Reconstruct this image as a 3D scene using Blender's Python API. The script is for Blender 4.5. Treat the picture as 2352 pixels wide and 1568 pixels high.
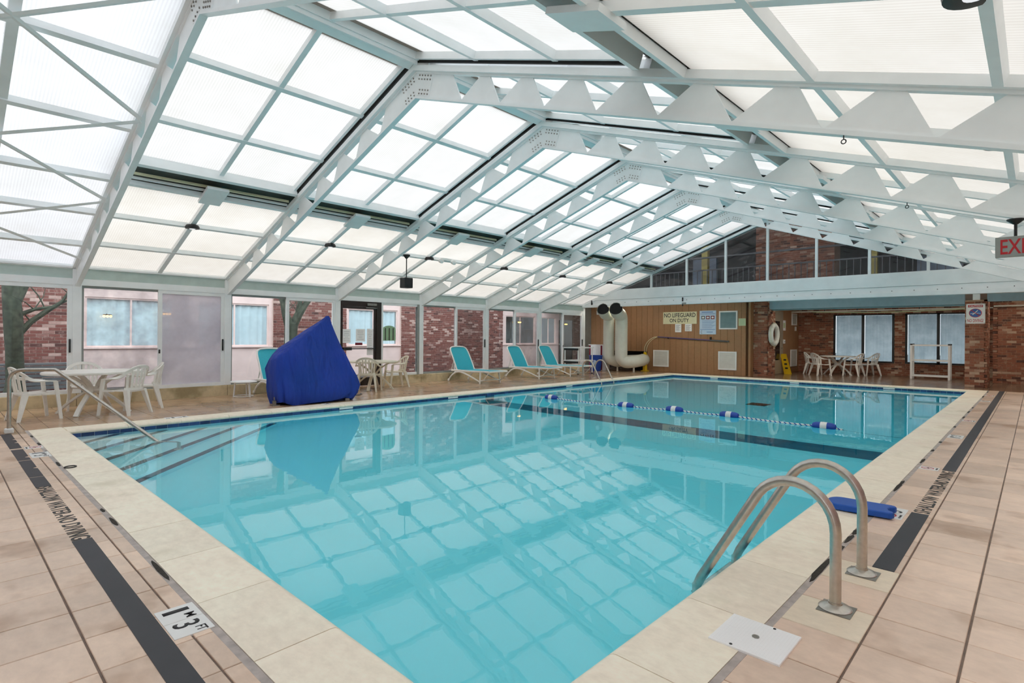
import bpy, bmesh, math, random
from mathutils import Vector, Matrix
random.seed(7)
S = bpy.context.scene
for o in list(bpy.data.objects):
    bpy.data.objects.remove(o)
COL = S.collection
R = math.radians
# ------------------------------------------------------------------ camera
EYE = 1.4
YAW = R(43.54)
cd = bpy.data.cameras.new('camera'); cam = bpy.data.objects.new('camera', cd); COL.objects.link(cam)
cd.sensor_width = 36; cd.lens = 1268 / 2352 * 36; cd.shift_y = -12.6 / 2352
cd.clip_start = .02; cd.clip_end = 500
cam.matrix_world = Matrix.Translation((0, 0, EYE)) @ Matrix.Rotation(YAW, 4, 'Z') @ Matrix.Rotation(R(90), 4, 'X') @ Matrix.Rotation(R(.43), 4, 'Z')
S.camera = cam
# ------------------------------------------------------------------ overcast daylight
w = bpy.data.worlds.new('overcast'); S.world = w; w.use_nodes = True
bg = w.node_tree.nodes['Background']; bg.inputs[0].default_value = (.90, .96, 1.05, 1); bg.inputs[1].default_value = 2.65
S.view_settings.view_transform = 'Standard'; S.view_settings.look = 'None'
S.view_settings.exposure = 0.50; S.view_settings.gamma = 1; S.view_settings.use_curve_mapping = False
S.cycles.use_denoising = True; S.cycles.use_light_tree = False
S.cycles.max_bounces = 10; S.cycles.diffuse_bounces = 5; S.cycles.glossy_bounces = 3
S.cycles.use_adaptive_sampling = True; S.cycles.adaptive_threshold = .03
S.cycles.transmission_bounces = 10; S.cycles.transparent_max_bounces = 24
S.cycles.sample_clamp_indirect = 6; S.cycles.blur_glossy = 0; S.cycles.caustics_reflective = True; S.cycles.caustics_refractive = True

# ------------------------------------------------------------------ materials
def lin(c):
    return tuple(((v / 255) / 12.92 if v / 255 <= .04045 else ((v / 255 + .055) / 1.055) ** 2.4) for v in c) + (1,)
class NT:
    def __init__(s, name):
        s.m = bpy.data.materials.new(name); s.m.use_nodes = True; s.t = s.m.node_tree
        s.t.nodes.clear(); s.out = s.n('ShaderNodeOutputMaterial')
    def n(s, typ, **kw):
        nd = s.t.nodes.new(typ)
        for k, v in kw.items():
            if hasattr(nd, k) and not k[0].isupper(): setattr(nd, k, v)
            else: nd.inputs[k.replace('_', ' ')].default_value = v
        return nd
    def l(s, a, b): s.t.links.new(a, b)
    def noise(s, scale, detail=3, rough=.55, vec=None, sc3=None):
        tc = s.n('ShaderNodeTexCoord'); src = tc.outputs['Object']
        if vec is not None: src = vec
        if sc3:
            mp = s.n('ShaderNodeMapping'); mp.inputs['Scale'].default_value = sc3; s.l(src, mp.inputs[0]); src = mp.outputs[0]
        nz = s.n('ShaderNodeTexNoise'); nz.inputs['Scale'].default_value = scale
        nz.inputs['Detail'].default_value = detail; nz.inputs['Roughness'].default_value = rough
        s.l(src, nz.inputs['Vector']); return nz.outputs['Fac']
    def ramp(s, fac, stops):
        r = s.n('ShaderNodeValToRGB'); e = r.color_ramp.elements
        while len(e) < len(stops): e.new(.5)
        for i, (p, c) in enumerate(stops): e[i].position = p; e[i].color = c
        s.l(fac, r.inputs[0]); return r.outputs[0]
    def mix(s, fac, a, b, mode='MIX'):
        m = s.n('ShaderNodeMix', data_type='RGBA', blend_type=mode)
        for sock, v in ((m.inputs[0], fac), (m.inputs[6], a), (m.inputs[7], b)):
            if hasattr(v, 'links'): s.l(v, sock)
            else: sock.default_value = v
        return m.outputs[2]
    def bump(s, h, strength, dist):
        b = s.n('ShaderNodeBump'); b.inputs['Strength'].default_value = strength; b.inputs['Distance'].default_value = dist
        s.l(h, b.inputs['Height']); return b.outputs[0]
    def bsdf(s, col, rough=.5, metal=0, normal=None, spec=.5):
        p = s.n('ShaderNodeBsdfPrincipled'); p.inputs['Metallic'].default_value = metal
        p.inputs['Specular IOR Level'].default_value = spec
        if hasattr(col, 'links'): s.l(col, p.inputs['Base Color'])
        else: p.inputs['Base Color'].default_value = col
        if hasattr(rough, 'links'): s.l(rough, p.inputs['Roughness'])
        else: p.inputs['Roughness'].default_value = rough
        if normal is not None: s.l(normal, p.inputs['Normal'])
        s.l(p.outputs[0], s.out.inputs[0]); return p
def paint(name, c, rough=.5, var=.08, scale=6, metal=0, spec=.5, bump=0):
    t = NT(name); f = t.noise(scale)
    a = lin(c); b = tuple(min(1, v * (1 - var)) for v in a[:3]) + (1,); d = tuple(min(1, v * (1 + var)) for v in a[:3]) + (1,)
    col = t.ramp(f, [(.3, b), (.7, d)])
    nrm = t.bump(t.noise(scale * 12), .3, bump) if bump else None
    t.bsdf(col, rough, metal, nrm, spec); return t.m
def varied(name, c, rough=.4, var=.12, streak=None, spec=.5, stain=None, bump=.0006, objvar=.12):
    """per-object tint plus soft veining"""
    t = NT(name); a = lin(c); oi = t.n('ShaderNodeObjectInfo')
    geo = t.n('ShaderNodeNewGeometry')
    f = t.noise(1.6, 5, .65, geo.outputs['Position'], streak)
    lo = tuple(v * (1 - var) for v in a[:3]) + (1,); hi = tuple(min(1, v * (1 + var)) for v in a[:3]) + (1,)
    col = t.ramp(f, [(.3, lo), (.72, hi)])
    mr = t.n('ShaderNodeMapRange'); t.l(oi.outputs['Random'], mr.inputs[0]); mr.inputs[3].default_value = 1 - objvar; mr.inputs[4].default_value = 1 + objvar
    cc = t.n('ShaderNodeCombineColor'); [t.l(mr.outputs[0], cc.inputs[i]) for i in range(3)]
    col = t.mix(1.0, col, cc.outputs[0], 'MULTIPLY')
    fine = t.ramp(t.noise(11, 6, .7, geo.outputs['Position'], (1, 1.6, 1)), [(.3, (.92, .91, .90, 1)), (.7, (1.07, 1.07, 1.07, 1))])
    col = t.mix(1.0, col, fine, 'MULTIPLY')
    if stain:
        sf = t.noise(stain[0], 4, .6, geo.outputs['Position'])
        msk = t.ramp(sf, [(stain[1], (0, 0, 0, 1)), (stain[1] + .12, (1, 1, 1, 1))])
        col = t.mix(msk, col, t.mix(stain[3], col, lin(stain[2])))
    nrm = t.bump(t.noise(30, 4, .6, geo.outputs['Position']), .5, bump)
    rv = t.n('ShaderNodeMapRange'); t.l(t.noise(2.2, 3, .6, geo.outputs['Position']), rv.inputs[0])
    rv.inputs[3].default_value = rough - .12; rv.inputs[4].default_value = rough + .12
    t.bsdf(col, rv.outputs[0], 0, nrm, spec); return t.m
def glass(name, tint=(.96, .98, .97), ior=1.45, fog=0, fogcol=(150, 145, 150), fogscale=1.2, fogmin=0.0):
    t = NT(name)
    tr = t.n('ShaderNodeBsdfTransparent'); tr.inputs[0].default_value = tint + (1,)
    gl = t.n('ShaderNodeBsdfGlossy'); gl.inputs['Roughness'].default_value = .02; gl.inputs[0].default_value = (1, 1, 1, 1)
    fr = t.n('ShaderNodeFresnel'); fr.inputs[0].default_value = ior
    ge = t.n('ShaderNodeNewGeometry'); sb = t.n('ShaderNodeMath', operation='SUBTRACT'); sb.inputs[0].default_value = 1; t.l(ge.outputs['Backfacing'], sb.inputs[1])
    ml = t.n('ShaderNodeMath', operation='MULTIPLY'); t.l(fr.outputs[0], ml.inputs[0]); t.l(sb.outputs[0], ml.inputs[1])   # only the entry face reflects
    mx = t.n('ShaderNodeMixShader'); t.l(ml.outputs[0], mx.inputs[0]); t.l(tr.outputs[0], mx.inputs[1]); t.l(gl.outputs[0], mx.inputs[2])
    res = mx.outputs[0]
    if fog:
        f = t.noise(fogscale, 4, .6)
        rp = t.ramp(f, [(.3, (fogmin,) * 3 + (1,)), (.7, (fog,) * 3 + (1,))])
        tl = t.n('ShaderNodeBsdfTranslucent'); tl.inputs[0].default_value = lin(fogcol)
        df = t.n('ShaderNodeBsdfDiffuse'); df.inputs[0].default_value = lin(fogcol)
        m2 = t.n('ShaderNodeMixShader'); m2.inputs[0].default_value = .45; t.l(tl.outputs[0], m2.inputs[1]); t.l(df.outputs[0], m2.inputs[2])
        m3 = t.n('ShaderNodeMixShader'); t.l(rp, m3.inputs[0]); t.l(res, m3.inputs[1]); t.l(m2.outputs[0], m3.inputs[2]); res = m3.outputs[0]
    t.l(res, t.out.inputs[0]); return t.m
def emit(name, c, s):
    t = NT(name); e = t.n('ShaderNodeEmission'); e.inputs[0].default_value = lin(c); e.inputs[1].default_value = s
    t.l(e.outputs[0], t.out.inputs[0]); return t.m
def polycarb(name, c, ribs):
    t = NT(name); tc = t.n('ShaderNodeTexCoord'); oi = t.n('ShaderNodeObjectInfo')
    mp = t.n('ShaderNodeMapping'); t.l(tc.outputs['Object'], mp.inputs[0])
    wv = t.n('ShaderNodeTexWave', wave_type='BANDS', bands_direction='Y'); wv.inputs['Scale'].default_value = ribs
    wv.inputs['Distortion'].default_value = .3; t.l(mp.outputs[0], wv.inputs['Vector'])
    a = tuple(v * .445 for v in lin(c)[:3]) + (1,); col = t.mix(wv.outputs['Fac'], tuple(v * .9 for v in a[:3]) + (1,), a)
    dirt = t.ramp(t.noise(1.1, 5, .65), [(.3, (.90, .89, .86, 1)), (.65, (1, 1, 1, 1))])
    col = t.mix(1.0, col, dirt, 'MULTIPLY')
    rv = t.ramp(oi.outputs['Random'], [(0, (.97, .95, .91, 1)), (1, (1, .99, .97, 1))])
    col = t.mix(1.0, col, rv, 'MULTIPLY')
    tl = t.n('ShaderNodeBsdfTranslucent'); t.l(col, tl.inputs[0])
    df = t.n('ShaderNodeBsdfDiffuse'); t.l(col, df.inputs[0])
    mx = t.n('ShaderNodeMixShader'); mx.inputs[0].default_value = .12; t.l(tl.outputs[0], mx.inputs[1]); t.l(df.outputs[0], mx.inputs[2])
    t.l(mx.outputs[0], t.out.inputs[0]); return t.m
def bricks_mat(name, base, dark, pale, rough=.85):
    t = NT(name); at = t.n('ShaderNodeAttribute', attribute_name='tint'); geo = t.n('ShaderNodeNewGeometry')
    col = t.ramp(at.outputs['Fac'], [(0, lin(dark)), (.25, lin(base)), (.75, lin(base)), (1, lin(pale))])
    w1 = t.ramp(t.noise(9, 5, .7, geo.outputs['Position']), [(.56, (0, 0, 0, 1)), (.7, (.55, .55, .55, 1))])
    col = t.mix(w1, col, lin(pale))
    v = t.ramp(t.noise(25, 4, .6, geo.outputs['Position']), [(.2, (.7, .7, .7, 1)), (.8, (1.1, 1.1, 1.1, 1))])
    col = t.mix(1.0, col, v, 'MULTIPLY')
    t.bsdf(col, rough, 0, t.bump(t.noise(60, 4, .6, geo.outputs['Position']), .5, .003)); return t.m

M = {}
M['frame'] = paint('white_frame', (242, 246, 247), .38, .04, 3)
M['header'] = paint('grey_green_header', (186, 202, 196), .5, .06)
M['frame_dark'] = paint('grey_trim', (150, 155, 152), .5)
M['gap_black'] = paint('dull_black', (14, 14, 14), .6)
M['black'] = paint('black_plastic', (24, 24, 25), .45)
M['clear'] = glass('clear_skin', (.97, .97, .97), 1.2)
M['poly'] = polycarb('twin_wall_panel', (244, 242, 238), 9)
M['poly_low'] = polycarb('twin_wall_panel_aged', (248, 242, 231), 9)
M['poly_new'] = polycarb('twin_wall_panel_bright', (246, 246, 246), 9)
M['glass'] = glass('window_glass')
M['glass_mist'] = glass('misty_glass', fog=.35, fogscale=1.6)
M['glass_fog'] = glass('fogged_glass', fog=.97, fogmin=.6, fogcol=(214, 212, 218), fogscale=1.3)
M['glass_dim'] = glass('smoky_glass', (.68, .68, .68), fog=.2, fogcol=(110, 104, 100))
M['glass_grey'] = glass('greyed_glass', (.85, .85, .84), fog=.25, fogcol=(120, 116, 112))  # slightly darker, hazed glass for the far sliding panes
M['tile'] = varied('deck_tile', (229, 202, 180), .34, .13, (1, 1, 1), stain=(1.3, .55, (160, 118, 80), .6))
M['tile_dark'] = varied('deck_tile_brown', (192, 160, 128), .2, .16, (1, 1, 1), stain=(.9, .5, (120, 92, 62), .6))
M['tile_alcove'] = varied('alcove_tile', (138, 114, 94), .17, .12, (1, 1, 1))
M['tile_cream'] = varied('cream_tile', (238, 222, 198), .42, .05, None, objvar=.02)
M['grout'] = paint('grout', (122, 104, 92), .8, .25, 12)
M['mortar_strip'] = paint('grey_mortar', (182, 172, 166), .85, .2, 14)
M['mould'] = paint('black_mould', (52, 48, 42), .9, .5, 40)
M['coping'] = varied('cast_coping', (255, 240, 220), .6, .07, (1, 1, 1), stain=(2.2, .58, (214, 204, 176), .5), bump=.0012, objvar=.04)
t = NT('pool_plaster'); df = t.n('ShaderNodeBsdfDiffuse'); t.l(t.ramp(t.noise(1.2), [(.3, (.88, .98, .996, 1)), (.7, (.92, .995, .999, 1))]), df.inputs[0]); t.l(df.outputs[0], t.out.inputs[0]); M['pool'] = t.m
M['pooltile'] = varied('blue_waterline_tile', (46, 74, 124), .15, .2, None, objvar=.3)
M['nosing'] = paint('dark_nosing', (70, 92, 104), .7, .35, 10)
M['poolline'] = paint('dark_pool_line', (40, 112, 136), .7, .1)
M['stripe'] = paint('charcoal_stripe', (50, 50, 56), .55, .12, 5)
M['white'] = paint('white_plastic', (236, 236, 234), .4, .03)
M['lid'] = paint('lid_white', (252, 252, 252), .45, .02)
M['resin'] = paint('white_resin', (238, 236, 230), .42, .05, 8)
M['resin_aged'] = paint('cream_resin', (228, 220, 200), .45, .06, 8)
M['ink'] = paint('black_ink', (22, 22, 24), .5, .05)
M['red'] = paint('sign_red', (190, 30, 40), .5, .05)
M['steel'] = paint('brushed_steel', (196, 190, 182), .3, .1, 30, metal=1)
M['steel_dull'] = paint('dull_steel', (150, 146, 140), .42, .15, 20, metal=1)
M['kick'] = paint('blue_foam', (12, 84, 182), .45, .05)
M['aqua'] = paint('turquoise_sling', (38, 178, 198), .55, .06, 30)
M['cover'] = None
M['curb'] = varied('curb_paint', (214, 197, 160), .7, .14, None, stain=(1.2, .52, (120, 104, 60), .6))
M['pink'] = paint('pink_stucco', (228, 204, 198), .8, .05, 3, bump=.002)
M['curtain'] = paint('pale_curtain', (206, 220, 230), .9, .04)
M['bark'] = paint('mossy_bark', (62, 68, 56), .95, .5, 9, bump=.01)
M['mulch'] = paint('dark_ground', (66, 60, 56), .95, .3, 8)
M['asphalt'] = paint('outer_ground', (128, 128, 122), .9, .15, 2)
M['mortar'] = paint('brick_mortar', (196, 176, 166), .9, .15, 10)
M['mortar_dark'] = paint('alcove_mortar', (178, 146, 122), .9, .2, 10)
M['brick_out'] = bricks_mat('courtyard_brick', (124, 74, 66), (84, 52, 48), (196, 166, 156))
M['brick_in'] = bricks_mat('alcove_brick', (152, 94, 70), (84, 56, 48), (206, 178, 154))
M['brick_plain'] = paint('plain_brickwork', (140, 98, 86), .85, .2, 4)
M['brown'] = varied('brown_siding', (158, 118, 82), .6, .06, None, objvar=.04)
M['lintel'] = paint('blue_grey_lintel', (150, 176, 188), .6, .06)
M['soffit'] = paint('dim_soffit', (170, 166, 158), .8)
M['slit'] = paint('painted_slit_shade', (92, 92, 86), .6)  # dark colour stands in for the shaded slit between panel levels
M['bluegrey'] = paint('blue_grey_vent', (128, 158, 164), .5)
M['cream'] = paint('cream_board', (226, 222, 186), .5, .03)
M['palegreen'] = paint('pale_green_paper', (196, 208, 168), .6, .04)
M['paper'] = paint('white_paper', (250, 250, 250), .7, .03)
M['bluewhite'] = paint('light_blue_board', (190, 212, 234), .5, .03)
M['blue'] = paint('sign_blue', (40, 96, 170), .5, .04)
M['maroon'] = paint('maroon', (120, 26, 44), .5, .05)
M['purple'] = paint('violet_pole', (84, 72, 122), .4, .1)
M['duct'] = paint('ivory_duct', (222, 224, 212), .5, .04)
M['opening_dark'] = paint('painted_opening_shade', (14, 16, 18), .8)  # near-black colour paints in the shade of duct mouths and wall recess
M['yellow'] = paint('safety_yellow', (226, 186, 12), .45, .06)
M['darkbrown'] = paint('dark_bronze', (40, 28, 24), .45, .1)
M['door'] = paint('taupe_door', (150, 136, 116), .5, .05)
M['darkglass'] = paint('dark_glass', (26, 28, 30), .1)
M['blind'] = None
M['bluebin'] = paint('blue_bin', (22, 70, 168), .4, .06)
M['vent'] = paint('white_vent', (222, 220, 212), .5, .04)
M['pipe'] = paint('white_pipe', (220, 218, 208), .4)
M['yellowpost'] = paint('yellow_pine', (176, 164, 92), .7, .08)
M['slate'] = paint('slate_wall', (96, 98, 100), .8, .1)
M['sage'] = paint('sage_panel', (152, 186, 150), .6, .04)
M['ring'] = paint('ring_buoy', (226, 228, 220), .5, .03)
M['warm'] = emit('warm_bulb', (255, 196, 110), 5)
M['fill_emitter'] = emit('added_light_diffuser', (255, 244, 228), 28)
M['led'] = emit('lamp_lens', (235, 238, 240), .7)
t = NT('blue_cover'); geo = t.n('ShaderNodeNewGeometry')
wvn = t.n('ShaderNodeTexNoise'); wvn.inputs['Scale'].default_value = 240; t.l(geo.outputs['Position'], wvn.inputs['Vector'])
cc = t.ramp(t.noise(1.4, 3, .5, geo.outputs['Position']), [(.3, lin((4, 58, 150))), (.7, lin((24, 60, 166)))])
t.bsdf(cc, .75, 0, t.bump(t.noise(1.6, 3, .5, geo.outputs['Position'], (1.6, 1.6, .35)), 1.0, .28)); M['cover'] = t.m
t = NT('pale_blind'); f = t.noise(2.5, 4, .6)
tl = t.n('ShaderNodeBsdfTranslucent'); df = t.n('ShaderNodeBsdfDiffuse'); cb = t.ramp(f, [(.3, lin((150, 166, 174))), (.7, lin((186, 198, 204)))]); t.l(cb, tl.inputs[0]); t.l(cb, df.inputs[0])
ms = t.n('ShaderNodeMixShader'); ms.inputs[0].default_value = .5; t.l(tl.outputs[0], ms.inputs[1]); t.l(df.outputs[0], ms.inputs[2]); t.l(ms.outputs[0], t.out.inputs[0]); M['blind'] = t.m
# water: real refraction with absorption
t = NT('pool_water'); geo = t.n('ShaderNodeNewGeometry')
g = t.n('ShaderNodeBsdfGlass'); g.inputs['IOR'].default_value = 1.33; g.inputs['Roughness'].default_value = 0; g.inputs[0].default_value = (1, 1, 1, 1)
n1 = t.noise(5.0, 2, .5, geo.outputs['Position']); t.l(t.bump(n1, .12, .004), g.inputs['Normal'])
va = t.n('ShaderNodeVolumeAbsorption'); va.inputs[0].default_value = (.55, .972, .999, 1); va.inputs[1].default_value = 1.0
t.l(g.outputs[0], t.out.inputs[0]); t.l(va.outputs[0], t.out.inputs[1]); M['water'] = t.m

# ------------------------------------------------------------------ mesh helpers
class MB:
    def __init__(s): s.v = []; s.f = []; s.mi = []; s.tint = []
    def add(s, vs, fs, mi=0, tint=None):
        b = len(s.v); s.v += [tuple(p) for p in vs]
        for f in fs: s.f.append(tuple(i + b for i in f)); s.mi.append(mi); s.tint.append(tint if tint is not None else .5)
        return s
    def box(s, x0, x1, y0, y1, z0, z1, mi=0, tint=None):
        vs = [(x, y, z) for z in (z0, z1) for y in (y0, y1) for x in (x0, x1)]
        return s.add(vs, [(0, 2, 3, 1), (4, 5, 7, 6), (0, 1, 5, 4), (2, 6, 7, 3), (0, 4, 6, 2), (1, 3, 7, 5)], mi, tint)
    def cbox(s, c, d, mi=0): return s.box(c[0] - d[0] / 2, c[0] + d[0] / 2, c[1] - d[1] / 2, c[1] + d[1] / 2, c[2] - d[2] / 2, c[2] + d[2] / 2, mi)
    def bevbox(s, x0, x1, y0, y1, z0, z1, b, mi=0):
        """box with all edges chamfered"""
        bm = bmesh.new(); bmesh.ops.create_cube(bm, size=1)
        for v in bm.verts: v.co = Vector(((x0 + x1) / 2 + v.co.x * (x1 - x0), (y0 + y1) / 2 + v.co.y * (y1 - y0), (z0 + z1) / 2 + v.co.z * (z1 - z0)))
        bmesh.ops.bevel(bm, geom=list(bm.edges), offset=b, segments=2, profile=.5, affect='EDGES')
        bm.verts.index_update()
        s.add([v.co for v in bm.verts], [[v.index for v in f.verts] for f in bm.faces], mi); bm.free(); return s
    def prism(s, poly, a, b, axis='y', mi=0):
        """poly: list of 2-D points, extruded from a to b along axis"""
        n = len(poly)
        def P(p, q):
            return {'y': (p[0], q, p[1]), 'x': (q, p[0], p[1]), 'z': (p[0], p[1], q)}[axis]
        vs = [P(p, a) for p in poly] + [P(p, b) for p in poly]
        fs = [tuple(range(n)), tuple(range(2 * n - 1, n - 1, -1))] + [(i, i + n, (i + 1) % n + n, (i + 1) % n) for i in range(n)]
        return s.add(vs, fs, mi)
    def tube(s, path, r, n=10, caps=True, closed=False, mi=0, flat=None, up=None):
        path = [Vector(p) for p in path]; m = len(path); rr = r if isinstance(r, (list, tuple)) else [r] * m
        rings = []; nrm = None
        for i, p in enumerate(path):
            a = path[(i - 1) % m] if (i > 0 or closed) else p; b = path[(i + 1) % m] if (i < m - 1 or closed) else p
            d = (b - a)
            d = d.normalized() if d.length > 1e-9 else Vector((0, 0, 1))
            if up is not None: u = Vector(up)
            else: u = nrm if nrm is not None else (Vector((0, 0, 1)) if abs(d.z) < .9 else Vector((1, 0, 0)))
            e1 = (u - d * u.dot(d)); e1 = e1.normalized() if e1.length > 1e-6 else d.orthogonal().normalized()
            nrm = e1; e2 = d.cross(e1)
            fa, fb = flat if flat else (1, 1)
            rings.append([p + (e1 * math.cos(k * 2 * math.pi / n) * fa + e2 * math.sin(k * 2 * math.pi / n) * fb) * rr[i] for k in range(n)])
        vs = [q for rg in rings for q in rg]; fs = []
        for i in range(m if closed else m - 1):
            j = (i + 1) % m
            for k in range(n): fs.append((i * n + k, i * n + (k + 1) % n, j * n + (k + 1) % n, j * n + k))
        if caps and not closed: fs += [tuple(range(n - 1, -1, -1)), tuple(range((m - 1) * n, m * n))]
        return s.add(vs, fs, mi)
    def band(s, path, w, th, side, mi=0):
        """flat strip swept along path; side(i) gives the width direction at each point"""
        path = [Vector(p) for p in path]; m = len(path); vs = []
        for i, p in enumerate(path):
            d = (path[min(i + 1, m - 1)] - path[max(i - 1, 0)]).normalized(); sd = Vector(side(i)); sd = (sd - d * sd.dot(d)).normalized(); n = d.cross(sd)
            ww = w(i) if callable(w) else w
            vs += [p + sd * ww / 2 + n * th / 2, p - sd * ww / 2 + n * th / 2, p - sd * ww / 2 - n * th / 2, p + sd * ww / 2 - n * th / 2]
        fs = [(i * 4 + k, i * 4 + (k + 1) % 4, i * 4 + 4 + (k + 1) % 4, i * 4 + 4 + k) for i in range(m - 1) for k in range(4)]
        fs += [(3, 2, 1, 0), tuple((m - 1) * 4 + k for k in range(4))]
        return s.add(vs, fs, mi)
    def lathe(s, prof, c=(0, 0, 0), n=24, mi=0, axis='z', sx=1, sy=1):
        vs = []
        for r, z in prof:
            for k in range(n):
                a = 2 * math.pi * k / n; p = (r * math.cos(a) * sx, r * math.sin(a) * sy, z)
                if axis == 'x': p = (p[2], p[0], p[1])
                if axis == 'y': p = (p[0], p[2], p[1])
                vs.append((c[0] + p[0], c[1] + p[1], c[2] + p[2]))
        m = len(prof); fs = [(i * n + k, i * n + (k + 1) % n, (i + 1) * n + (k + 1) % n, (i + 1) * n + k) for i in range(m - 1) for k in range(n)]
        fs += [tuple(range(n - 1, -1, -1)), tuple(range((m - 1) * n, m * n))]
        return s.add(vs, fs, mi)
    def mesh(s, name, mats, smooth=False, off=(0, 0, 0)):
        me = bpy.data.meshes.new(name); ox, oy, oz = off
        me.from_pydata([(x - ox, y - oy, z - oz) for x, y, z in s.v], [], s.f)
        for mt in (mats if isinstance(mats, (list, tuple)) else [mats]): me.materials.append(mt)
        for p, mi in zip(me.polygons, s.mi): p.material_index = mi; p.use_smooth = bool(smooth)
        if any(v != .5 for v in s.tint):
            at = me.attributes.new('tint', 'FLOAT', 'FACE'); at.data.foreach_set('value', s.tint)
        bm = bmesh.new(); bm.from_mesh(me); bmesh.ops.recalc_face_normals(bm, faces=bm.faces); bm.to_mesh(me); bm.free()
        if smooth is True or smooth == 1:
            try: me.set_sharp_from_angle(angle=R(38))
            except Exception: pass
        return me
    def build(s, name, mats, parent=None, smooth=False, local=False):
        off = (0, 0, 0) if local else base(parent)
        if isinstance(mats, str): mats = M[mats]
        elif isinstance(mats, (list, tuple)): mats = [M[q] if isinstance(q, str) else q for q in mats]
        o = bpy.data.objects.new(name, s.mesh(name, mats, smooth, off)); COL.objects.link(o)
        if parent is not None: o.parent = parent
        return o
def base(o):
    x = Vector((0, 0, 0))
    while o is not None: x = x + o.location; o = o.parent
    return x
def tag(o, label=None, cat=None, group=None, kind=None):
    if label: o['label'] = label
    if cat: o['category'] = cat
    if group: o['group'] = group
    if kind: o['kind'] = kind
    return o
def thing(name, loc, label, cat, group=None, kind=None, rz=0):
    o = bpy.data.objects.new(name, None); COL.objects.link(o); o.location = loc; o.rotation_euler.z = rz; o.empty_display_size = .1
    return tag(o, label, cat, group, kind)
def inst(me, name, parent, loc=(0, 0, 0), rz=0):
    o = bpy.data.objects.new(name, me); COL.objects.link(o); o.parent = parent; o.location = loc; o.rotation_euler.z = rz; return o
def copy_tree(o, parent=None):
    c = o.copy(); COL.objects.link(c); c.parent = parent
    for ch in list(o.children): copy_tree(ch, c)
    return c
def text_mesh(txt, size_x, size_y, name='lettering', mat='ink', parent=None, origin=(0, 0, 0), ux=(1, 0, 0), uy=(0, 1, 0), align='CENTER', th=.0015, spacing=1.0, split=False, bold=.012):
    """flat raised lettering filling size_x by size_y, centred (or started) at origin in world space"""
    cu = bpy.data.curves.new('txt', 'FONT'); cu.body = txt; cu.size = 1; cu.extrude = 0; cu.space_character = spacing; cu.resolution_u = 3; cu.offset = bold
    cu.align_x = 'LEFT'
    ob = bpy.data.objects.new('txt', cu); COL.objects.link(ob)
    dg = bpy.context.evaluated_depsgraph_get(); me = bpy.data.meshes.new_from_object(ob.evaluated_get(dg))
    bpy.data.objects.remove(ob)
    xs = [v.co.x for v in me.vertices]; ys = [v.co.y for v in me.vertices]
    x0, x1, y0, y1 = min(xs), max(xs), min(ys), max(ys); ux = Vector(ux); uy = Vector(uy); n = ux.cross(uy); ori = Vector(origin) - (base(parent) if parent else Vector())
    bm = bmesh.new(); bm.from_mesh(me)
    for v in bm.verts:
        a = (v.co.x - x0) / (x1 - x0) * size_x - (size_x / 2 if align == 'CENTER' else 0); b = (v.co.y - y0) / (y1 - y0) * size_y - (size_y / 2 if align == 'CENTER' else 0)
        v.co = ori + ux * a + uy * b + n * th
    ex = bmesh.ops.extrude_face_region(bm, geom=list(bm.faces)); 
    for v in [g for g in ex['geom'] if isinstance(g, bmesh.types.BMVert)]: v.co -= n * th
    bmesh.ops.recalc_face_normals(bm, faces=bm.faces)
    bm.to_mesh(me); bm.free(); me.name = name; me.materials.clear(); me.materials.append(M[mat])
    o = bpy.data.objects.new(name, me); COL.objects.link(o); o.parent = parent
    if not split: return o
    bm = bmesh.new(); bm.from_mesh(me); left = set(bm.faces); res = []
    while left:
        st_ = [left.pop()]; grp = set(st_)
        while st_:
            f_ = st_.pop()
            for e in f_.edges:
                for g_ in e.link_faces:
                    if g_ in left: left.remove(g_); grp.add(g_); st_.append(g_)
        m2 = MB(); vv = {}
        for f_ in grp:
            for v in f_.verts:
                if v not in vv: vv[v] = len(vv)
        m2.add([v.co.copy() for v in vv], [[vv[v] for v in f_.verts] for f_ in grp])
        q = bpy.data.objects.new('letter', m2.mesh('letter', M[mat])); COL.objects.link(q); q.parent = parent; res.append(q)
    bm.free(); bpy.data.objects.remove(o); return res
def project(x, y, z):
    f = Vector((-math.sin(YAW), math.cos(YAW), 0)); r = Vector((math.cos(YAW), math.sin(YAW), 0)); p = Vector((x, y, z - EYE)); d = p.dot(f)
    if d < .1: return None
    return 1176 + 1268 * p.dot(r) / d, 771.4 - 1268 * p.z / d, d
# ================================================================== dimensions (metres)
XL, XR = -10.05, -1.36          # pool inner faces
YN, YF = 1.35, 19.55
WZ = -.10                        # water level
XW = -13.42                      # glass wall plane
XE = .87                         # opposite wall
BAY = 2.73; Y0 = 1.93            # frame spacing
FR = [Y0 + BAY * k for k in range(-2, 7)]
YB = 20.55                       # brown wall
RX, RZ = -6.28, 5.15             # ridge
SL = .343; CA = math.cos(math.atan(SL)); SA = math.sin(math.atan(SL))

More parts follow.
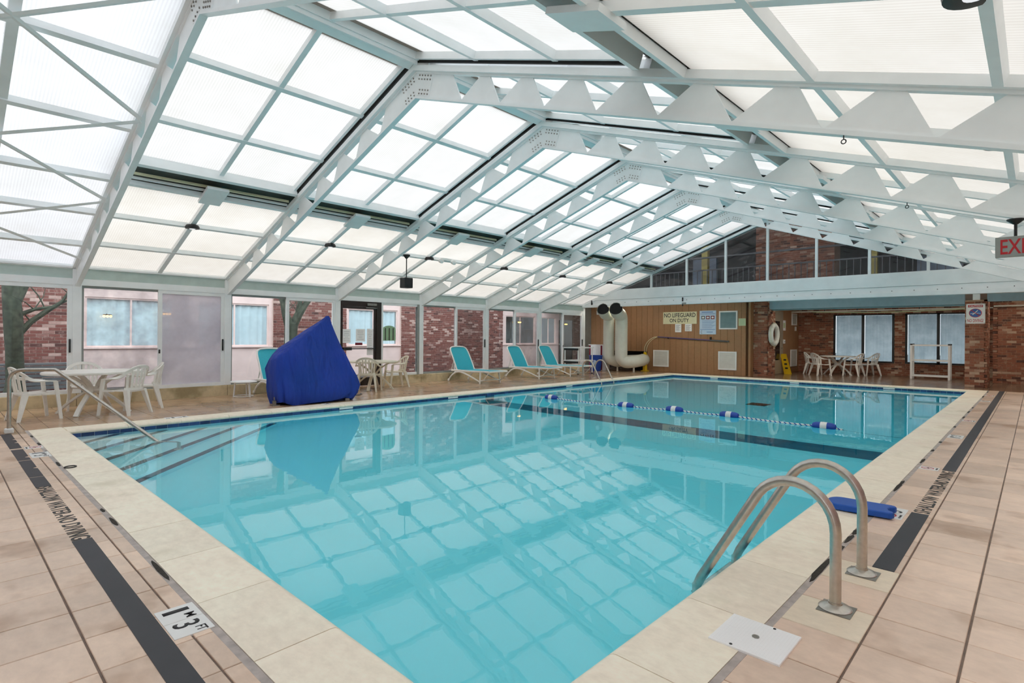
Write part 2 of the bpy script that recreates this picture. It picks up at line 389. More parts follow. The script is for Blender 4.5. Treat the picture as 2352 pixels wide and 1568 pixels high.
# ================================================================== floor
floor = thing('floor', (0, 0, 0), 'beige tiled pool deck running all round the pool', 'floor', kind='structure')
mb = MB()
for x0, x1, y0, y1 in ((-13.6, 1.0, -3.6, .955), (-13.6, -10.45, .955, 19.95), (-.955, 1.0, .955, 19.95), (-14.7, 1.0, 19.95, 25.6), (-14.7, -13.6, 18.3, 19.95)):
    mb.box(x0, x1, y0, y1, -.2, -.007)
mb.build('grout_bed', 'grout', floor)
TS = .349
cells = []
def cell(x0, x1, y0, y1, mat, g=.003): cells.append((x0 + g, x1 - g, y0 + g, y1 - g, mat))
xs = [-2.80 + TS * k for k in range(-32, 12)]
rows = [.49 - TS * k for k in range(11, -1, -1)] + [.845, .925]
for i in range(len(rows) - 1):
    for j in range(len(xs) - 1):
        if xs[j] < -13.5 or xs[j] > .9: continue
        y0, y1 = rows[i], rows[i + 1]
        if abs(y1 - .49) < .01: y1 -= .004
        if abs(y1 - .845) < .01: y1 -= .003
        cell(xs[j], xs[j + 1], y0, y1, 'tile' if xs[j] > -10.4 else 'tile_dark')
ys = [2.945 + TS * k for k in range(-6, 50)]
cols = [-.925, -.578, -.225, .125, .475, .86]
for i in range(len(cols) - 1):
    for j in range(len(ys) - 1):
        if ys[j + 1] < .93 or ys[j] > 19.9: continue
        y0 = max(ys[j], .93)
        mat = 'tile_cream' if i == 0 and (abs(ys[j] - 2.945) < .01 or abs(ys[j] - 3.643) < .01) else 'tile'
        if abs(cols[i + 1] + .578) < .01 or abs(cols[i + 1] + .225) < .01: cell(cols[i], cols[i + 1] - .004, y0, ys[j + 1], mat)
        else: cell(cols[i], cols[i + 1], y0, ys[j + 1], mat)
lx = [-10.46 - TS * k for k in range(0, 10)]
for i in range(len(lx) - 1):
    for j in range(-6, 50):
        y0, y1 = 2.945 + TS * j, 2.945 + TS * (j + 1)
        if y1 < .93 or y0 > 19.9: continue
        cell(max(lx[i + 1], -13.5), lx[i], max(y0, .93), y1, 'tile_dark')
for i in range(45):
    for j in range(16):
        x0 = -14.6 + TS * i; y0 = 19.97 + TS * j
        cell(x0, x0 + TS, y0, y0 + TS, 'tile_alcove')
def score(c):
    p = project((c[0] + c[1]) / 2, (c[2] + c[3]) / 2, 0)
    if p is None or not (-60 < p[0] < 2420 and p[1] < 1700): return 0
    return (c[1] - c[0]) * (c[3] - c[2]) / p[2] ** 3
cells.sort(key=score, reverse=True)
cache = {}
def tile_mesh(wd, dp, mat):
    k = (round(wd, 3), round(dp, 3), mat)
    if k not in cache:
        a, b, e = wd / 2, dp / 2, .0025; m_ = MB()
        vs = [(-a, -b, -.012), (a, -b, -.012), (a, b, -.012), (-a, b, -.012), (-a, -b, -e), (a, -b, -e), (a, b, -e), (-a, b, -e), (-a + e, -b + e, 0), (a - e, -b + e, 0), (a - e, b - e, 0), (-a + e, b - e, 0)]
        fs = [(8, 9, 10, 11)] + [(i, (i + 1) % 4, 4 + (i + 1) % 4, 4 + i) for i in range(4)] + [(4 + i, 4 + (i + 1) % 4, 8 + (i + 1) % 4, 8 + i) for i in range(4)]
        cache[k] = m_.add(vs, fs).mesh('tile', M[mat])
    return cache[k]
rest = {}
for n, c in enumerate(cells):
    wd, dp = c[1] - c[0], c[3] - c[2]
    if n < 300:
        inst(tile_mesh(wd, dp, c[4]), 'tile', floor, ((c[0] + c[1]) / 2, (c[2] + c[3]) / 2, random.uniform(-.0008, .0008)))
    else:
        rest.setdefault(c[4], MB()).box(c[0], c[1], c[2], c[3], -.012, random.uniform(-.0008, .0008))
allb = MB(); mats = []
for q, (k, m_) in enumerate(rest.items()):
    allb.add(m_.v, m_.f, q); mats.append(k)
tag(allb.build('tile_field', mats, floor), kind='stuff')
# mortar strip and mould beside the coping
mb = MB()
mb.box(-10.46, -.92, .922, .958, -.05, -.002); mb.box(-.958, -.922, .93, 19.95, -.05, -.002); mb.box(-10.46, -10.43, .93, 19.95, -.05, -.003)
mb.build('mortar_strip', 'mortar_strip', floor)
mb = MB(); rnd = random.Random(5)
def patch(m_, cx, cy, lx_, ly_, z=.0012):
    n = 9; pts = []
    for k in range(n):
        a = 2 * math.pi * k / n; q = rnd.uniform(.65, 1.1); pts.append((cx + lx_ / 2 * math.cos(a) * q, cy + ly_ / 2 * math.sin(a) * q))
    m_.prism(pts, -.004, z, 'z')
for y0, l_ in ((3.45, .5), (3.95, .35), (4.3, .25), (4.55, .14), (6.05, .45), (6.45, .2), (7.7, .35), (8.6, .2), (9.4, .15), (11.2, .2), (12.6, .4), (13.6, .4), (14.6, .3), (17.5, .6), (19.2, .5)):
    patch(mb, -.943, y0 + l_ / 2, .036, l_)
for x0, l_ in ((-4.0, .42), (-5.1, .28), (-5.4, .12), (-7.7, .3), (-8.5, .2), (-9.2, .25), (-9.9, .2)):
    patch(mb, x0 + l_ / 2, .94, l_, .03)
tag(mb.build('mould_patch', 'mould', floor), kind='stuff')

# ================================================================== coping stones
cop = thing('pool_coping', (0, 0, 0), 'cream cast stone coping slabs edging the swimming pool', 'coping', kind='structure')
def coping_mesh(L, W):
    # along local x, nose towards +y, top z 0
    m_ = MB(); prof = [(0, -.07), (0, 0.0), (W - .03, .006), (W - .012, .002), (W + .012, -.014), (W + .018, -.03), (W + .01, -.05), (W - .01, -.07)]
    e = .0025
    m_.prism([(p[0], p[1]) for p in prof], -L / 2 + e, L / 2 - e, 'x')
    return m_.mesh('coping_stone', M['coping'], True)
def run(p0, p1, W, rz, inward):
    L = (Vector(p1) - Vector(p0)).length; n = max(1, round(L / .735)); me = coping_mesh(L / n, W)
    for k in range(n):
        q = Vector(p0).lerp(Vector(p1), (k + .5) / n)
        o = inst(me, 'coping_stone', cop, (q.x, q.y, random.uniform(-.001, .001)), rz)
W = .39
run((-10.44, YN - W, 0), (-.96, YN - W, 0), W, 0, 1)                       # near edge, nose +y
run((-.96 , YN, 0), (-.96, YF, 0), .40, R(90), 1)                         # camera side, nose -x
run((-10.44, YF, 0), (-10.44, YN, 0), .39, R(-90), 1)                     # glass side, nose +x
run((-.96, YF + .4, 0), (-10.44, YF + .4, 0), .40, R(180), 1)             # far edge, nose -y

# ================================================================== pool basin, steps, waterline
pool = thing('pool_basin', (0, 0, 0), 'rectangular swimming pool basin with pale blue plaster', 'pool', kind='structure')
def depth(y):
    for (a, za), (b, zb) in (((YN, -1.05), (9.7, -1.32)), ((9.7, -1.32), (14.2, -2.25)), ((14.2, -2.25), (YF, -2.35))):
        if y <= b: return za + (zb - za) * (y - a) / (b - a)
    return -2.35
st = [YN, 4, 7, 9.7, 11, 12.5, 14.2, 17, YF]
mb = MB()
for a, b in zip(st[:-1], st[1:]):
    za, zb = depth(a), depth(b)
    mb.add([(XL, a, za), (XR, a, za), (XR, b, zb), (XL, b, zb)], [(0, 1, 2, 3)])
    for x in (XL, XR): mb.add([(x, a, za), (x, b, zb), (x, b, -.02), (x, a, -.02)], [(0, 1, 2, 3)])
for y in (YN, YF): mb.add([(XL, y, depth(y)), (XR, y, depth(y)), (XR, y, -.02), (XL, y, -.02)], [(0, 1, 2, 3)])
# hidden outer shell so the basin is solid
mb.box(XL - .25, XR + .25, YN - .25, YF + .25, -2.7, -2.55)
mb.build('basin_shell', 'pool', pool)
# waterline tiles
def band_tile(L): return MB().box(-L / 2 + .002, L / 2 - .002, 0, .008, -.155, -.052).mesh('waterline_tile', M['pooltile'])
n = 116; me = band_tile((YF - YN) / n)
for k in range(n): inst(me, 'waterline_tile', pool, (XL, YN + (k + .5) * (YF - YN) / n, 0), R(-90))
n = 58; me = band_tile((XR - XL) / n)
for k in range(n): inst(me, 'waterline_tile', pool, (XL + (k + .5) * (XR - XL) / n, YF, 0), R(180))
n = 30; me = band_tile((YF - YN) / n)
for k in range(n): inst(me, 'waterline_tile', pool, (XR, YN + (k + .5) * (YF - YN) / n, 0), R(90))
n = 15; me = band_tile((XR - XL) / n)
for k in range(n): inst(me, 'waterline_tile', pool, (XL + (k + .5) * (XR - XL) / n, YN, 0), 0)
# white gutter niches under the coping on the far side
for x in (-8.6, -5.9, -3.3): MB().box(x, x + .28, YF - .012, YF + .05, -.09, -.055).build('return_slot', 'white', pool)
for y in (5.6, 8.4, 12.9): MB().box(XL - .03, XL + .012, y, y + .3, -.09, -.055).build('return_slot', 'white', pool)
# diagonal corner steps
for leg, zt in ((3.0, -.84), (2.42, -.68), (1.84, -.52), (1.26, -.36), (.68, -.21)):
    mb = MB(); zb = -1.12
    tri = [(XL - .005, YN - .005), (XL + leg, YN - .005), (XL - .005, YN + leg)]
    mb.prism(tri, zb, zt, 'z'); stp = mb.build('step', 'pool', pool)
    q = .09 * 1.414; m2 = MB()
    m2.prism([(XL + leg - q, YN), (XL + leg + .006, YN), (XL, YN + leg + .006), (XL, YN + leg - q)], zt - .025, zt + .006, 'z'); m2.build('nosing', 'nosing', stp)
# dark break line across the floor and drain
zz = depth(9.7)
mb = MB(); mb.add([(XL, 9.3, depth(9.3) + .006), (XR, 9.3, depth(9.3) + .006), (XR, 9.7, depth(9.7) + .006), (XL, 9.7, depth(9.7) + .006), (XR, 10.05, depth(10.05) + .006), (XL, 10.05, depth(10.05) + .006)], [(0, 1, 2, 3), (3, 2, 4, 5)])
mb.add([(XL + .006, 9.62, depth(9.62)), (XL + .006, 9.92, depth(9.92)), (XL + .006, 9.92, -.16), (XL + .006, 9.62, -.16)], [(0, 1, 2, 3)])
mb.build('break_line', 'poolline', pool)
dr = MB().box(-5.6, -5.1, 14.9, 15.4, -2.27, -2.235).build('drain_frame', 'ink', pool)
for k in range(6): MB().box(-5.55 + .075 * k, -5.51 + .075 * k, 14.95, 15.35, -2.236, -2.228).build('grate_bar', 'gap_black', dr)
# water body
mb = MB(); nx, ny = 2, 2
x0, x1, y0, y1 = XL - .02, XR + .02, YN - .02, YF + .02
mb.box(x0, x1, y0, y1, -2.5, WZ)
wt = mb.build('water', 'water'); tag(wt, 'clear turquoise pool water reflecting the roof panels', 'water', kind='structure')

# ================================================================== outside ground and sky-side terrain
mb = MB()
mb.box(-60, -13.6, -40, 18.3, -.3, .02); mb.box(-60, -14.7, 18.3, 60, -.3, .02); mb.box(1.0, 60, -40, 60, -.3, .0); mb.box(-13.6, 1.0, -40, -3.6, -.3, 0); mb.box(-14.7, 1.0, 25.6, 60, -.3, 0)
g = mb.build('ground_outside', 'mulch'); tag(g, 'dark planted courtyard ground outside the glass wall', 'ground', kind='structure')

# ================================================================== gable frames
def SP(side, s_, d_):
    """point on a rafter: side -1 left / +1 right, s along slope from ridge, d below top face"""
    return (RX + side * (s_ * CA - d_ * SA), RZ - s_ * SA - d_ * CA)
SLEN = 7.58
chord = {}; 
def slab(side, s0, s1, d0, d1, y0, y1): 
    return MB().prism([SP(side, s0, d0), SP(side, s1, d0), SP(side, s1, d1), SP(side, s0, d1)], y0, y1, 'y')
def chord_mesh(side, d0, d1, hw, name, tilt=True):
    # mitred at the ridge, cut plumb at the wall
    def at(d): 
        sR = d * SA / CA                               # vertical cut at ridge
        return sR
    poly = [SP(side, at(d0), d0), SP(side, SLEN, d0), SP(side, SLEN, d1), SP(side, at(d1), d1)]
    return MB().prism(poly, -hw, hw, 'y').mesh(name, M['frame'])
CH = {}
for sd in (-1, 1):
    CH[sd, 'top'] = chord_mesh(sd, 0, .075, .075, 'top_chord')
    CH[sd, 'lip'] = chord_mesh(sd, .075, .10, .03, 'top_lip')
    CH[sd, 'bot'] = chord_mesh(sd, .395, .43, .04, 'bottom_chord')
    plates = []
    K = 8; cuts = [(.82 + .733 * k, 1.12 + .733 * k, 1.42 + .733 * k) for k in range(K)]
    prev_t, prev_b = None, None
    for k in range(K + 1):
        t0 = cuts[k - 1][2] if k else .075 * SA / CA; b0 = cuts[k - 1][1] if k else .395 * SA / CA
        t1 = cuts[k][0] if k < K else SLEN - .02; b1 = cuts[k][1] if k < K else SLEN - .02
        poly = [SP(sd, t0, .07), SP(sd, t1, .07), SP(sd, b1, .396), SP(sd, b0, .396)]
        plates.append(MB().prism(poly, -.008, .008, 'y').mesh('web_plate', M['frame']))
    CH[sd, 'web'] = plates
# ridge splice plate and bolts
mb = MB(); pl = [SP(-1, .42, .09), SP(-1, .03, .075), SP(1, .03, .075), SP(1, .42, .09), SP(1, .42, .385), SP(1, .14, .385), SP(-1, .14, .385), SP(-1, .42, .385)]
mb.prism(pl, -.016, .016, 'y'); CH['splice'] = mb.mesh('splice_plate', M['frame'])
mb = MB()
for sd in (-1, 1):
    for i in range(5):
        for d_ in (.12, .17, .31, .36):
            s_ = .12 + .065 * i + (.06 if d_ > .3 else 0)
            if s_ > .41: continue
            px, pz = SP(sd, s_, d_)
            mb.lathe([(.011, -.006), (.011, .004), (.006, .008)], (px, -.02, pz), 6, axis='y')
CH['bolts'] = mb.mesh('bolt_heads', M['steel_dull'])
ordn = ['rearmost behind the viewer', 'second', 'nearest full', 'second full', 'third full', 'fourth full', 'fifth full', 'sixth full', 'last']
names_fr = ['white gable roof frame standing at the entrance end wall', 'white gable roof frame of the bay with diagonal bracing', 'white gable roof frame rising beside the diagonal bracing bars',
            'white gable roof frame springing left of the covered pool lift', 'white gable roof frame springing right of the covered pool lift', 'white gable roof frame between the glazed exit door and the loungers',
            'white gable roof frame rising behind the first turquoise lounger', 'white gable roof frame rising between second and third turquoise loungers', 'white gable roof frame closing against the far gable windows']
for k, y in enumerate(FR):
    f = thing('roof_frame', (0, y, 0), names_fr[k], 'roof frame', 'white gable roof frames', 'structure')
    for sd in (-1, 1):
        inst(CH[sd, 'top'], 'top_chord', f)
        if k == len(FR) - 1: continue
        inst(CH[sd, 'lip'], 'top_lip', f); inst(CH[sd, 'bot'], 'bottom_chord', f)
        for me in CH[sd, 'web']: inst(me, 'web_plate', f)
    if k < len(FR) - 1: sp = inst(CH['splice'], 'splice_plate', f); tag(inst(CH['bolts'], 'bolt_heads', sp), kind='stuff')
    m_ = MB().box(XW - .075, XW + .065, -.07, .07, .24, 2.62); inst(m_.mesh('post', M['frame']), 'post', f)
    m_ = MB().box(XE - .065, XE + .075, -.07, .07, .24, 2.62); inst(m_.mesh('post', M['frame']), 'post', f)

# ================================================================== roof glazing (ceiling)
ceil = thing('ceiling', (0, 0, 0), 'pitched roof of translucent white panels on pale blue purlins', 'roof', kind='structure')
def s_of(x): return (abs(x - RX)) / CA
SROW = [s_of(v) for v in (-13.46, -12.40, -11.33, -10.28)]               # lower panels, bottom to top
UROW = [s_of(v) for v in (-9.80, -8.80, -7.55, -6.33)]                    # raised sliding panels
PM = {}
def panel_mesh(sd, s0, s1, ly, off, mat):
    # box on the slope: lower skin translucent, upper skin clear
    a, b = SP(sd, s0, -off), SP(sd, s1, -off); c, d = SP(sd, s1, -off - .016), SP(sd, s0, -off - .016)
    m_ = MB(); vs = [(a[0], -ly / 2, a[1]), (b[0], -ly / 2, b[1]), (b[0], ly / 2, b[1]), (a[0], ly / 2, a[1]), (d[0], -ly / 2, d[1]), (c[0], -ly / 2, c[1]), (c[0], ly / 2, c[1]), (d[0], ly / 2, d[1])]
    m_.add(vs, [(0, 3, 2, 1)], 0); m_.add(vs, [(4, 5, 6, 7), (0, 1, 5, 4), (1, 2, 6, 5), (2, 3, 7, 6), (3, 0, 4, 7)], 1)
    return m_.mesh('roof_panel', [M[mat], M['clear']])
def bar(sd, sc, w_, d0, d1, ly): return slab(sd, sc - w_ / 2, sc + w_ / 2, d0, d1, -ly / 2, ly / 2)
LY = BAY / 2
for sd in (-1, 1):
    for mt in ('poly', 'poly_low', 'poly_new'):
        for i in range(3):
            PM[sd, 'L', i, mt] = panel_mesh(sd, SROW[i + 1], SROW[i], LY - .0, .01, mt)
            PM[sd, 'U', i, mt] = panel_mesh(sd, UROW[i + 1], UROW[i], LY - .04, .145, mt)
    FROW = [s_of(v) for v in (-13.46, -12.45, -11.3, -10.25, -8.97, -7.67, -6.36)]
    for i in range(6): PM[sd, 'F', i] = panel_mesh(sd, FROW[i + 1], FROW[i], LY, .01, 'poly_new')
    PM[sd, 'pl'] = bar(sd, 0, .07, -.008, .07, BAY - .15)
    PU = {}
for sd in (-1, 1):
    purl = {}
    for i, s_ in enumerate(SROW): purl['l', i] = bar(sd, s_ if i else s_ - .02, .06, -.008, .075, BAY - .15).mesh('purlin', M['frame'])
    for i, s_ in enumerate(UROW): purl['u', i] = bar(sd, s_ if i < 3 else s_ + .03, .075, -.143, -.05 if i else .02, BAY - .16).mesh('purlin', M['frame'])
    rail = bar(sd, (SROW[3] + UROW[0]) / 2, .05, -.05, .0, BAY - .16).mesh('track_rail', M['steel_dull'])
    rl = slab(sd, SROW[3], SROW[0], -.009, .065, -.04, .04).mesh('mid_rafter', M['frame'])
    ru = slab(sd, UROW[3], UROW[0] + .02, -.144, -.06, -.035, .035).mesh('mid_rafter', M['frame'])
    edge = slab(sd, UROW[3], UROW[0], -.144, -.055, -.022, .022).mesh('sliding_edge', M['frame'])
    gap_strip = slab(sd, UROW[3], UROW[0], -.13, -.03, -.03, .0).mesh('gap_black', M['gap_black'])  # black strip stands in for the shaded gap over each frame
    brk = slab(sd, SROW[3] - .30, SROW[3] + .17, .035, .085, -.17, .17)
    brk.prism([SP(sd, SROW[3] - .30, .035), SP(sd, SROW[3] + .17, .035), SP(sd, SROW[3] + .17, .085), SP(sd, SROW[3] - .30, .085)], -.17, .17, 'y')
    brk = slab(sd, SROW[3] - .36, SROW[3] + .14, .06, .11, -.17, .17).mesh('bracket_plate', M['frame'])
    fpurl = [bar(sd, s_ if i else s_ - .02, .075, -.008, .085, BAY - .15).mesh('purlin', M['frame']) for i, s_ in enumerate(FROW)]
    frl = slab(sd, FROW[6], FROW[0], -.009, .065, -.05, .05).mesh('mid_rafter', M['frame'])
    rail1 = bar(sd, SROW[3] - .10, .02, -.03, .01, BAY - .16).mesh('track_rail', M['frame']); rail2 = bar(sd, SROW[3] - .18, .02, -.06, -.02, BAY - .16).mesh('track_rail', M['cream'])
    for k in range(len(FR) - 1):
        yc = (FR[k] + FR[k + 1]) / 2
        if k <= 1:
            for i in range(7): inst(fpurl[i], 'purlin', ceil, (0, yc, 0))
            for q in (-1, 1):
                for i in range(6): inst(PM[sd, 'F', i], 'roof_panel', ceil, (0, yc + q * LY / 2, 0))
            inst(frl, 'mid_rafter', ceil, (0, yc, 0)); continue
        for i in range(4): inst(purl['l', i], 'purlin', ceil, (0, yc, 0))
        for q in (-1, 1):
            for i in range(3): inst(PM[sd, 'L', i, 'poly_low'], 'roof_panel', ceil, (0, yc + q * LY / 2, 0))
            for i in range(3): inst(PM[sd, 'U', i, 'poly'], 'roof_panel', ceil, (0, yc + q * LY / 2, 0))
        for i in range(4): inst(purl['u', i], 'purlin', ceil, (0, yc, 0))
        inst(rl, 'mid_rafter', ceil, (0, yc, 0)); inst(ru, 'mid_rafter', ceil, (0, yc, 0))
        inst(edge, 'sliding_edge', ceil, (0, FR[k] + .13, 0)); inst(edge, 'sliding_edge', ceil, (0, FR[k + 1] - .12, 0))
        inst(gap_strip, 'gap_black', ceil, (0, FR[k + 1] - .045, 0))
        inst(rail1, 'track_rail', ceil, (0, yc, 0)); inst(rail2, 'track_rail', ceil, (0, yc, 0)); inst(brk, 'bracket_plate', ceil, (0, yc, 0))
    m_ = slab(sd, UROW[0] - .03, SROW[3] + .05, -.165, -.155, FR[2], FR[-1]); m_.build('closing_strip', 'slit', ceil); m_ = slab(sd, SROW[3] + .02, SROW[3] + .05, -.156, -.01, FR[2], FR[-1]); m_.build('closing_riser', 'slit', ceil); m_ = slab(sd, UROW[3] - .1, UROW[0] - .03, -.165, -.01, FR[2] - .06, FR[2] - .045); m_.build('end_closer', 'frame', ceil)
mb = MB()
for k in range(len(FR) - 1):
    a, b = FR[k] + .08, FR[k + 1] - .08
    rb = MB().prism([(RX - .1, RZ - .04), (RX, RZ - .0), (RX + .1, RZ - .04), (RX + .1, RZ + .09), (RX, RZ + .13), (RX - .1, RZ + .09)], a, b, 'y'); rb.build('ridge_beam', 'frame', ceil)
MB().prism([(RX - .3, RZ + .06), (RX, RZ + .17), (RX + .3, RZ + .06), (RX + .3, RZ + .08), (RX, RZ + .19), (RX - .3, RZ + .08)], FR[0], FR[-1], 'y').build('ridge_cap', 'poly', ceil)
# diagonal wind braces in the near bay (left slope), zigzag between the two frames
zig = [(6.45, 'b'), (7.75, 'x')]
def brace(sA, yA, sB, yB, sd=-1):
    a = SP(sd, sA, .14); b = SP(sd, sB, .14)
    MB().tube([(a[0], yA, a[1]), (b[0], yB, b[1])], .034, 4, flat=(.3, 1), up=(sd * SA, 0, CA)).build('wind_brace', 'frame', ceil)
ya, yb = FR[1] + .05, FR[2] - .03
def sx(x): return abs(x - RX) / CA
for sd in (-1, 1):
    brace(sx(-6.42), yb, sx(-8.6), ya, sd); brace(sx(-6.5), ya, sx(-8.62), yb, sd)
    brace(sx(-8.66), yb, sx(-10.4), ya, sd); brace(sx(-8.6), ya, sx(-10.72), yb, sd)
    brace(sx(-10.76), yb, sx(-12.5), ya, sd); brace(sx(-10.9), ya, sx(-12.85), yb, sd)
# ================================================================== glass wall on the far left
def mkframe(mb, y0, y1, z0, z1, x, w_=.05, dx=.05, bot=None):
    bot = bot or w_
    mb.box(x - dx / 2, x + dx / 2, y0, y0 + w_, z0, z1); mb.box(x - dx / 2, x + dx / 2, y1 - w_, y1, z0, z1)
    mb.box(x - dx / 2, x + dx / 2, y0 + w_, y1 - w_, z1 - w_, z1); mb.box(x - dx / 2, x + dx / 2, y0 + w_, y1 - w_, z0, z0 + bot)
    return mb
wl = thing('wall_left', (0, 0, 0), 'low tan curb and grey header carrying the sliding glass panels', 'wall', kind='structure')
dY0, dY1 = FR[4] + .1, FR[4] + 1.28
for a, b in ((FR[0], FR[1]), (FR[1], FR[2]), (FR[2], FR[3]), (FR[3], FR[4] + .07), (dY1 + .02, FR[5]), (FR[5], FR[6]), (FR[6], FR[7]), (FR[7], FR[8])):
    MB().bevbox(-13.58, -13.35, a + .003, b - .003, -.1, .235, .008).build('curb', 'curb', wl)
for k in range(len(FR) - 1):
    a, b = FR[k] + .07, FR[k + 1] - .07
    MB().box(XW - .05, XW + .03, a, b, 2.44, 2.64).build('header_band', 'header', wl)
    MB().box(XW - .06, XW + .075, a, b, 2.64, 2.675).build('header_ledge', 'frame', wl)
    MB().box(XW - .05, XW + .055, a, b, 2.315, 2.44).build('header_rail', 'frame', wl)
wn = ['sliding glass panels behind the viewer', 'sliding glass panels nearest the handrail, brick wall and tree outside', 'sliding glass panels behind first table, one pane fogged', 'sliding glass panels directly behind the covered pool lift', None,
      'sliding glass panels right of the exit door', 'sliding glass panels behind the middle lounger', 'sliding glass panels at the far corner by the air ducts']
wcount = 0
wbays = [(FR[k] + .07, FR[k + 1] - .07, k) for k in range(len(FR) - 1)]
for a, b, k in wbays:
    if k == 4: continue
    wcount += 1
    wd = thing('window_%d' % wcount, (XW, a, .24), wn[k], 'window', 'sliding glass panels of the left wall', 'structure')
    mid = (a + b) / 2 + .02; z0, z1 = .237, 2.315
    mb = MB(); mkframe(mb, a, mid + .03, z0, z1, XW - .03, .045, .04); mb.build('fixed_frame', 'frame_dark', wd)
    fogL = {2: 'glass_mist'}.get(k, 'glass'); fogR = {2: 'glass_fog', 1: 'glass', 0: 'glass', 3: 'glass', 5: 'glass_grey', 6: 'glass_grey', 7: 'glass_grey'}.get(k, 'glass_mist')
    MB().box(XW - .034, XW - .028, a + .045, mid - .015, z0 + .045, z1 - .045).build('pane', fogL, wd)
    sash = mkframe(MB(), mid - .03, b, z0, z1, XW + .02, .075, .045); so = sash.build('sliding_sash', 'frame', wd)
    MB().box(XW + .016, XW + .022, mid + .045, b - .075, z0 + .075, z1 - .075).build('pane', fogR, so)
    MB().bevbox(XW + .042, XW + .075, b - .052, b - .024, 1.02, 1.28, .006).build('handle', 'black', so)
    MB().bevbox(XW + .042, XW + .055, mid - .02, mid + .01, .98, 1.06, .004).build('latch', 'black', so)
# glazed exit door bay
a, b, k = wbays[4]
wd = thing('window_8', (XW, dY1, .24), 'fixed glass pane beside the dark framed exit door', 'window', kind='structure')
mkframe(MB(), dY1 + .06, b, .237, 2.315, XW, .07, .06).build('fixed_frame', 'frame', wd)
MB().box(XW - .004, XW + .004, dY1 + .13, b - .07, .3, 2.25).build('pane', 'glass', wd)
MB().box(XW - .05, XW + .05, b - .07, b - .0, .237, 2.315).build('jamb', 'frame_dark', wd)
dr = thing('door_1', (XW, dY0, 0), 'dark bronze glazed exit door with push bar and taped notices', 'door', kind='structure')
mb = MB(); mb.box(XW - .05, XW + .05, dY0 - .03, dY1 + .06, 2.17, 2.315); mb.box(XW - .05, XW + .05, dY1 - .1, dY1 + .06, 0, 2.17); mb.box(XW - .05, XW + .05, dY0 - .03, dY0, 0, 2.17)
mb.build('door_frame', 'darkbrown', dr)
leaf = mkframe(MB(), dY0 + .002, dY1 - .105, .01, 2.165, XW + .01, .055, .045, .22).build('door_leaf', 'darkbrown', dr)
MB().box(XW + .006, XW + .012, dY0 + .055, dY1 - .16, .23, 2.11).build('pane', 'glass', leaf)
mb = MB(); mb.box(XW + .035, XW + .09, dY0 + .05, dY0 + .3, .985, 1.06); mb.box(XW + .045, XW + .075, dY0 + .3, dY1 - .13, 1.01, 1.035); mb.build('push_bar', 'black', leaf)
mb = MB(); mb.bevbox(XW + .05, XW + .11, dY1 - .42, dY1 - .12, 2.2, 2.27, .01); mb.box(XW + .06, XW + .085, dY1 - .45, dY1 - .1, 2.135, 2.155); mb.build('door_closer', 'steel_dull', dr)
# papers taped to the door glass
def paper(name, y0, y1, z0, z1, lab, lines=7, mat='paper'):
    t_ = thing(name, (XW + .013, y0, z0), lab, 'notice', 'paper notices on the exit door')
    MB().box(XW + .013, XW + .016, y0, y1, z0, z1).build('sheet', mat, t_)
    m_ = MB(); r_ = random.Random(int(y0 * 100))
    for i in range(lines):
        z = z1 - (z1 - z0) * (i + 1.2) / (lines + 1.5); q = r_.uniform(.12, .3)
        m_.box(XW + .016, XW + .0165, y0 + (y1 - y0) * q, y1 - (y1 - y0) * q, z - .006, z)
    tag(m_.build('printed_lines', 'slate', t_), kind='stuff')
paper('paper_notice', dY0 + .06, dY0 + .3, 1.18, 1.55, 'white paper notice taped above the push bar end, leftmost of three', 6)
paper('paper_notice', dY0 + .46, dY0 + .74, 1.22, 1.56, 'white paper notice in the middle of the exit door glass', 6)
paper('paper_notice', dY0 + .80, dY0 + 1.0, .84, 1.57, 'tall white paper notice behind the push bar beside the door edge', 13)
o = MB().box(XW + .014, XW + .019, dY0 + .44, dY0 + .66, 1.12, 1.19).build('door_plate', 'maroon'); tag(o, 'small maroon plate stuck on the exit door glass below the notices', 'sign')
sg = thing('vent_sticker', (XW + .006, dY1 + .2, 1.3), 'sage green arched panel with three dark slots on the fixed pane', 'panel')
pts = [(dY1 + .12, 1.24), (dY1 + .56, 1.24), (dY1 + .56, 1.56)] + [(dY1 + .34 + .22 * math.cos(R(t_)), 1.56 + .11 * math.sin(R(t_))) for t_ in range(20, 180, 20)] + [(dY1 + .12, 1.56)]
MB().prism(pts, XW + .008, XW + .016, 'x').build('panel_board', 'sage', sg)
for q in (.2, .33, .46): MB().box(XW + .016, XW + .018, dY1 + q, dY1 + q + .03, 1.25, 1.6).build('slot', 'darkbrown', sg)

# opposite glass wall and entrance end wall (behind the viewer)
wr = thing('wall_right', (0, 0, 0), 'glass side wall with white rails behind the viewer', 'wall', kind='structure')
MB().box(.79, 1.0, FR[0], 18.3, -.1, .235).build('curb', 'curb', wr)
MB().box(XE - .05, XE + .05, FR[0], 18.3, 2.315, 2.675).build('header_rail', 'frame', wr)
for k in range(len(FR) - 1):
    mkframe(MB(), FR[k] + .075, FR[k + 1] - .075, .237, 2.313, XE, .06, .05).build('window_frame', 'frame', wr)
    MB().box(XE - .004, XE + .004, FR[k] + .14, FR[k + 1] - .14, .3, 2.25).build('pane', 'glass', wr)
we = thing('wall_entrance', (0, 0, 0), 'white end wall behind the viewer', 'wall', kind='structure')
MB().prism([(-13.5, 0), (.95, 0), (.95, 2.6), (RX, RZ + .05), (-13.5, 2.6)], FR[0] - .2, FR[0] - .09, 'y').build('end_panel', 'poly', we)

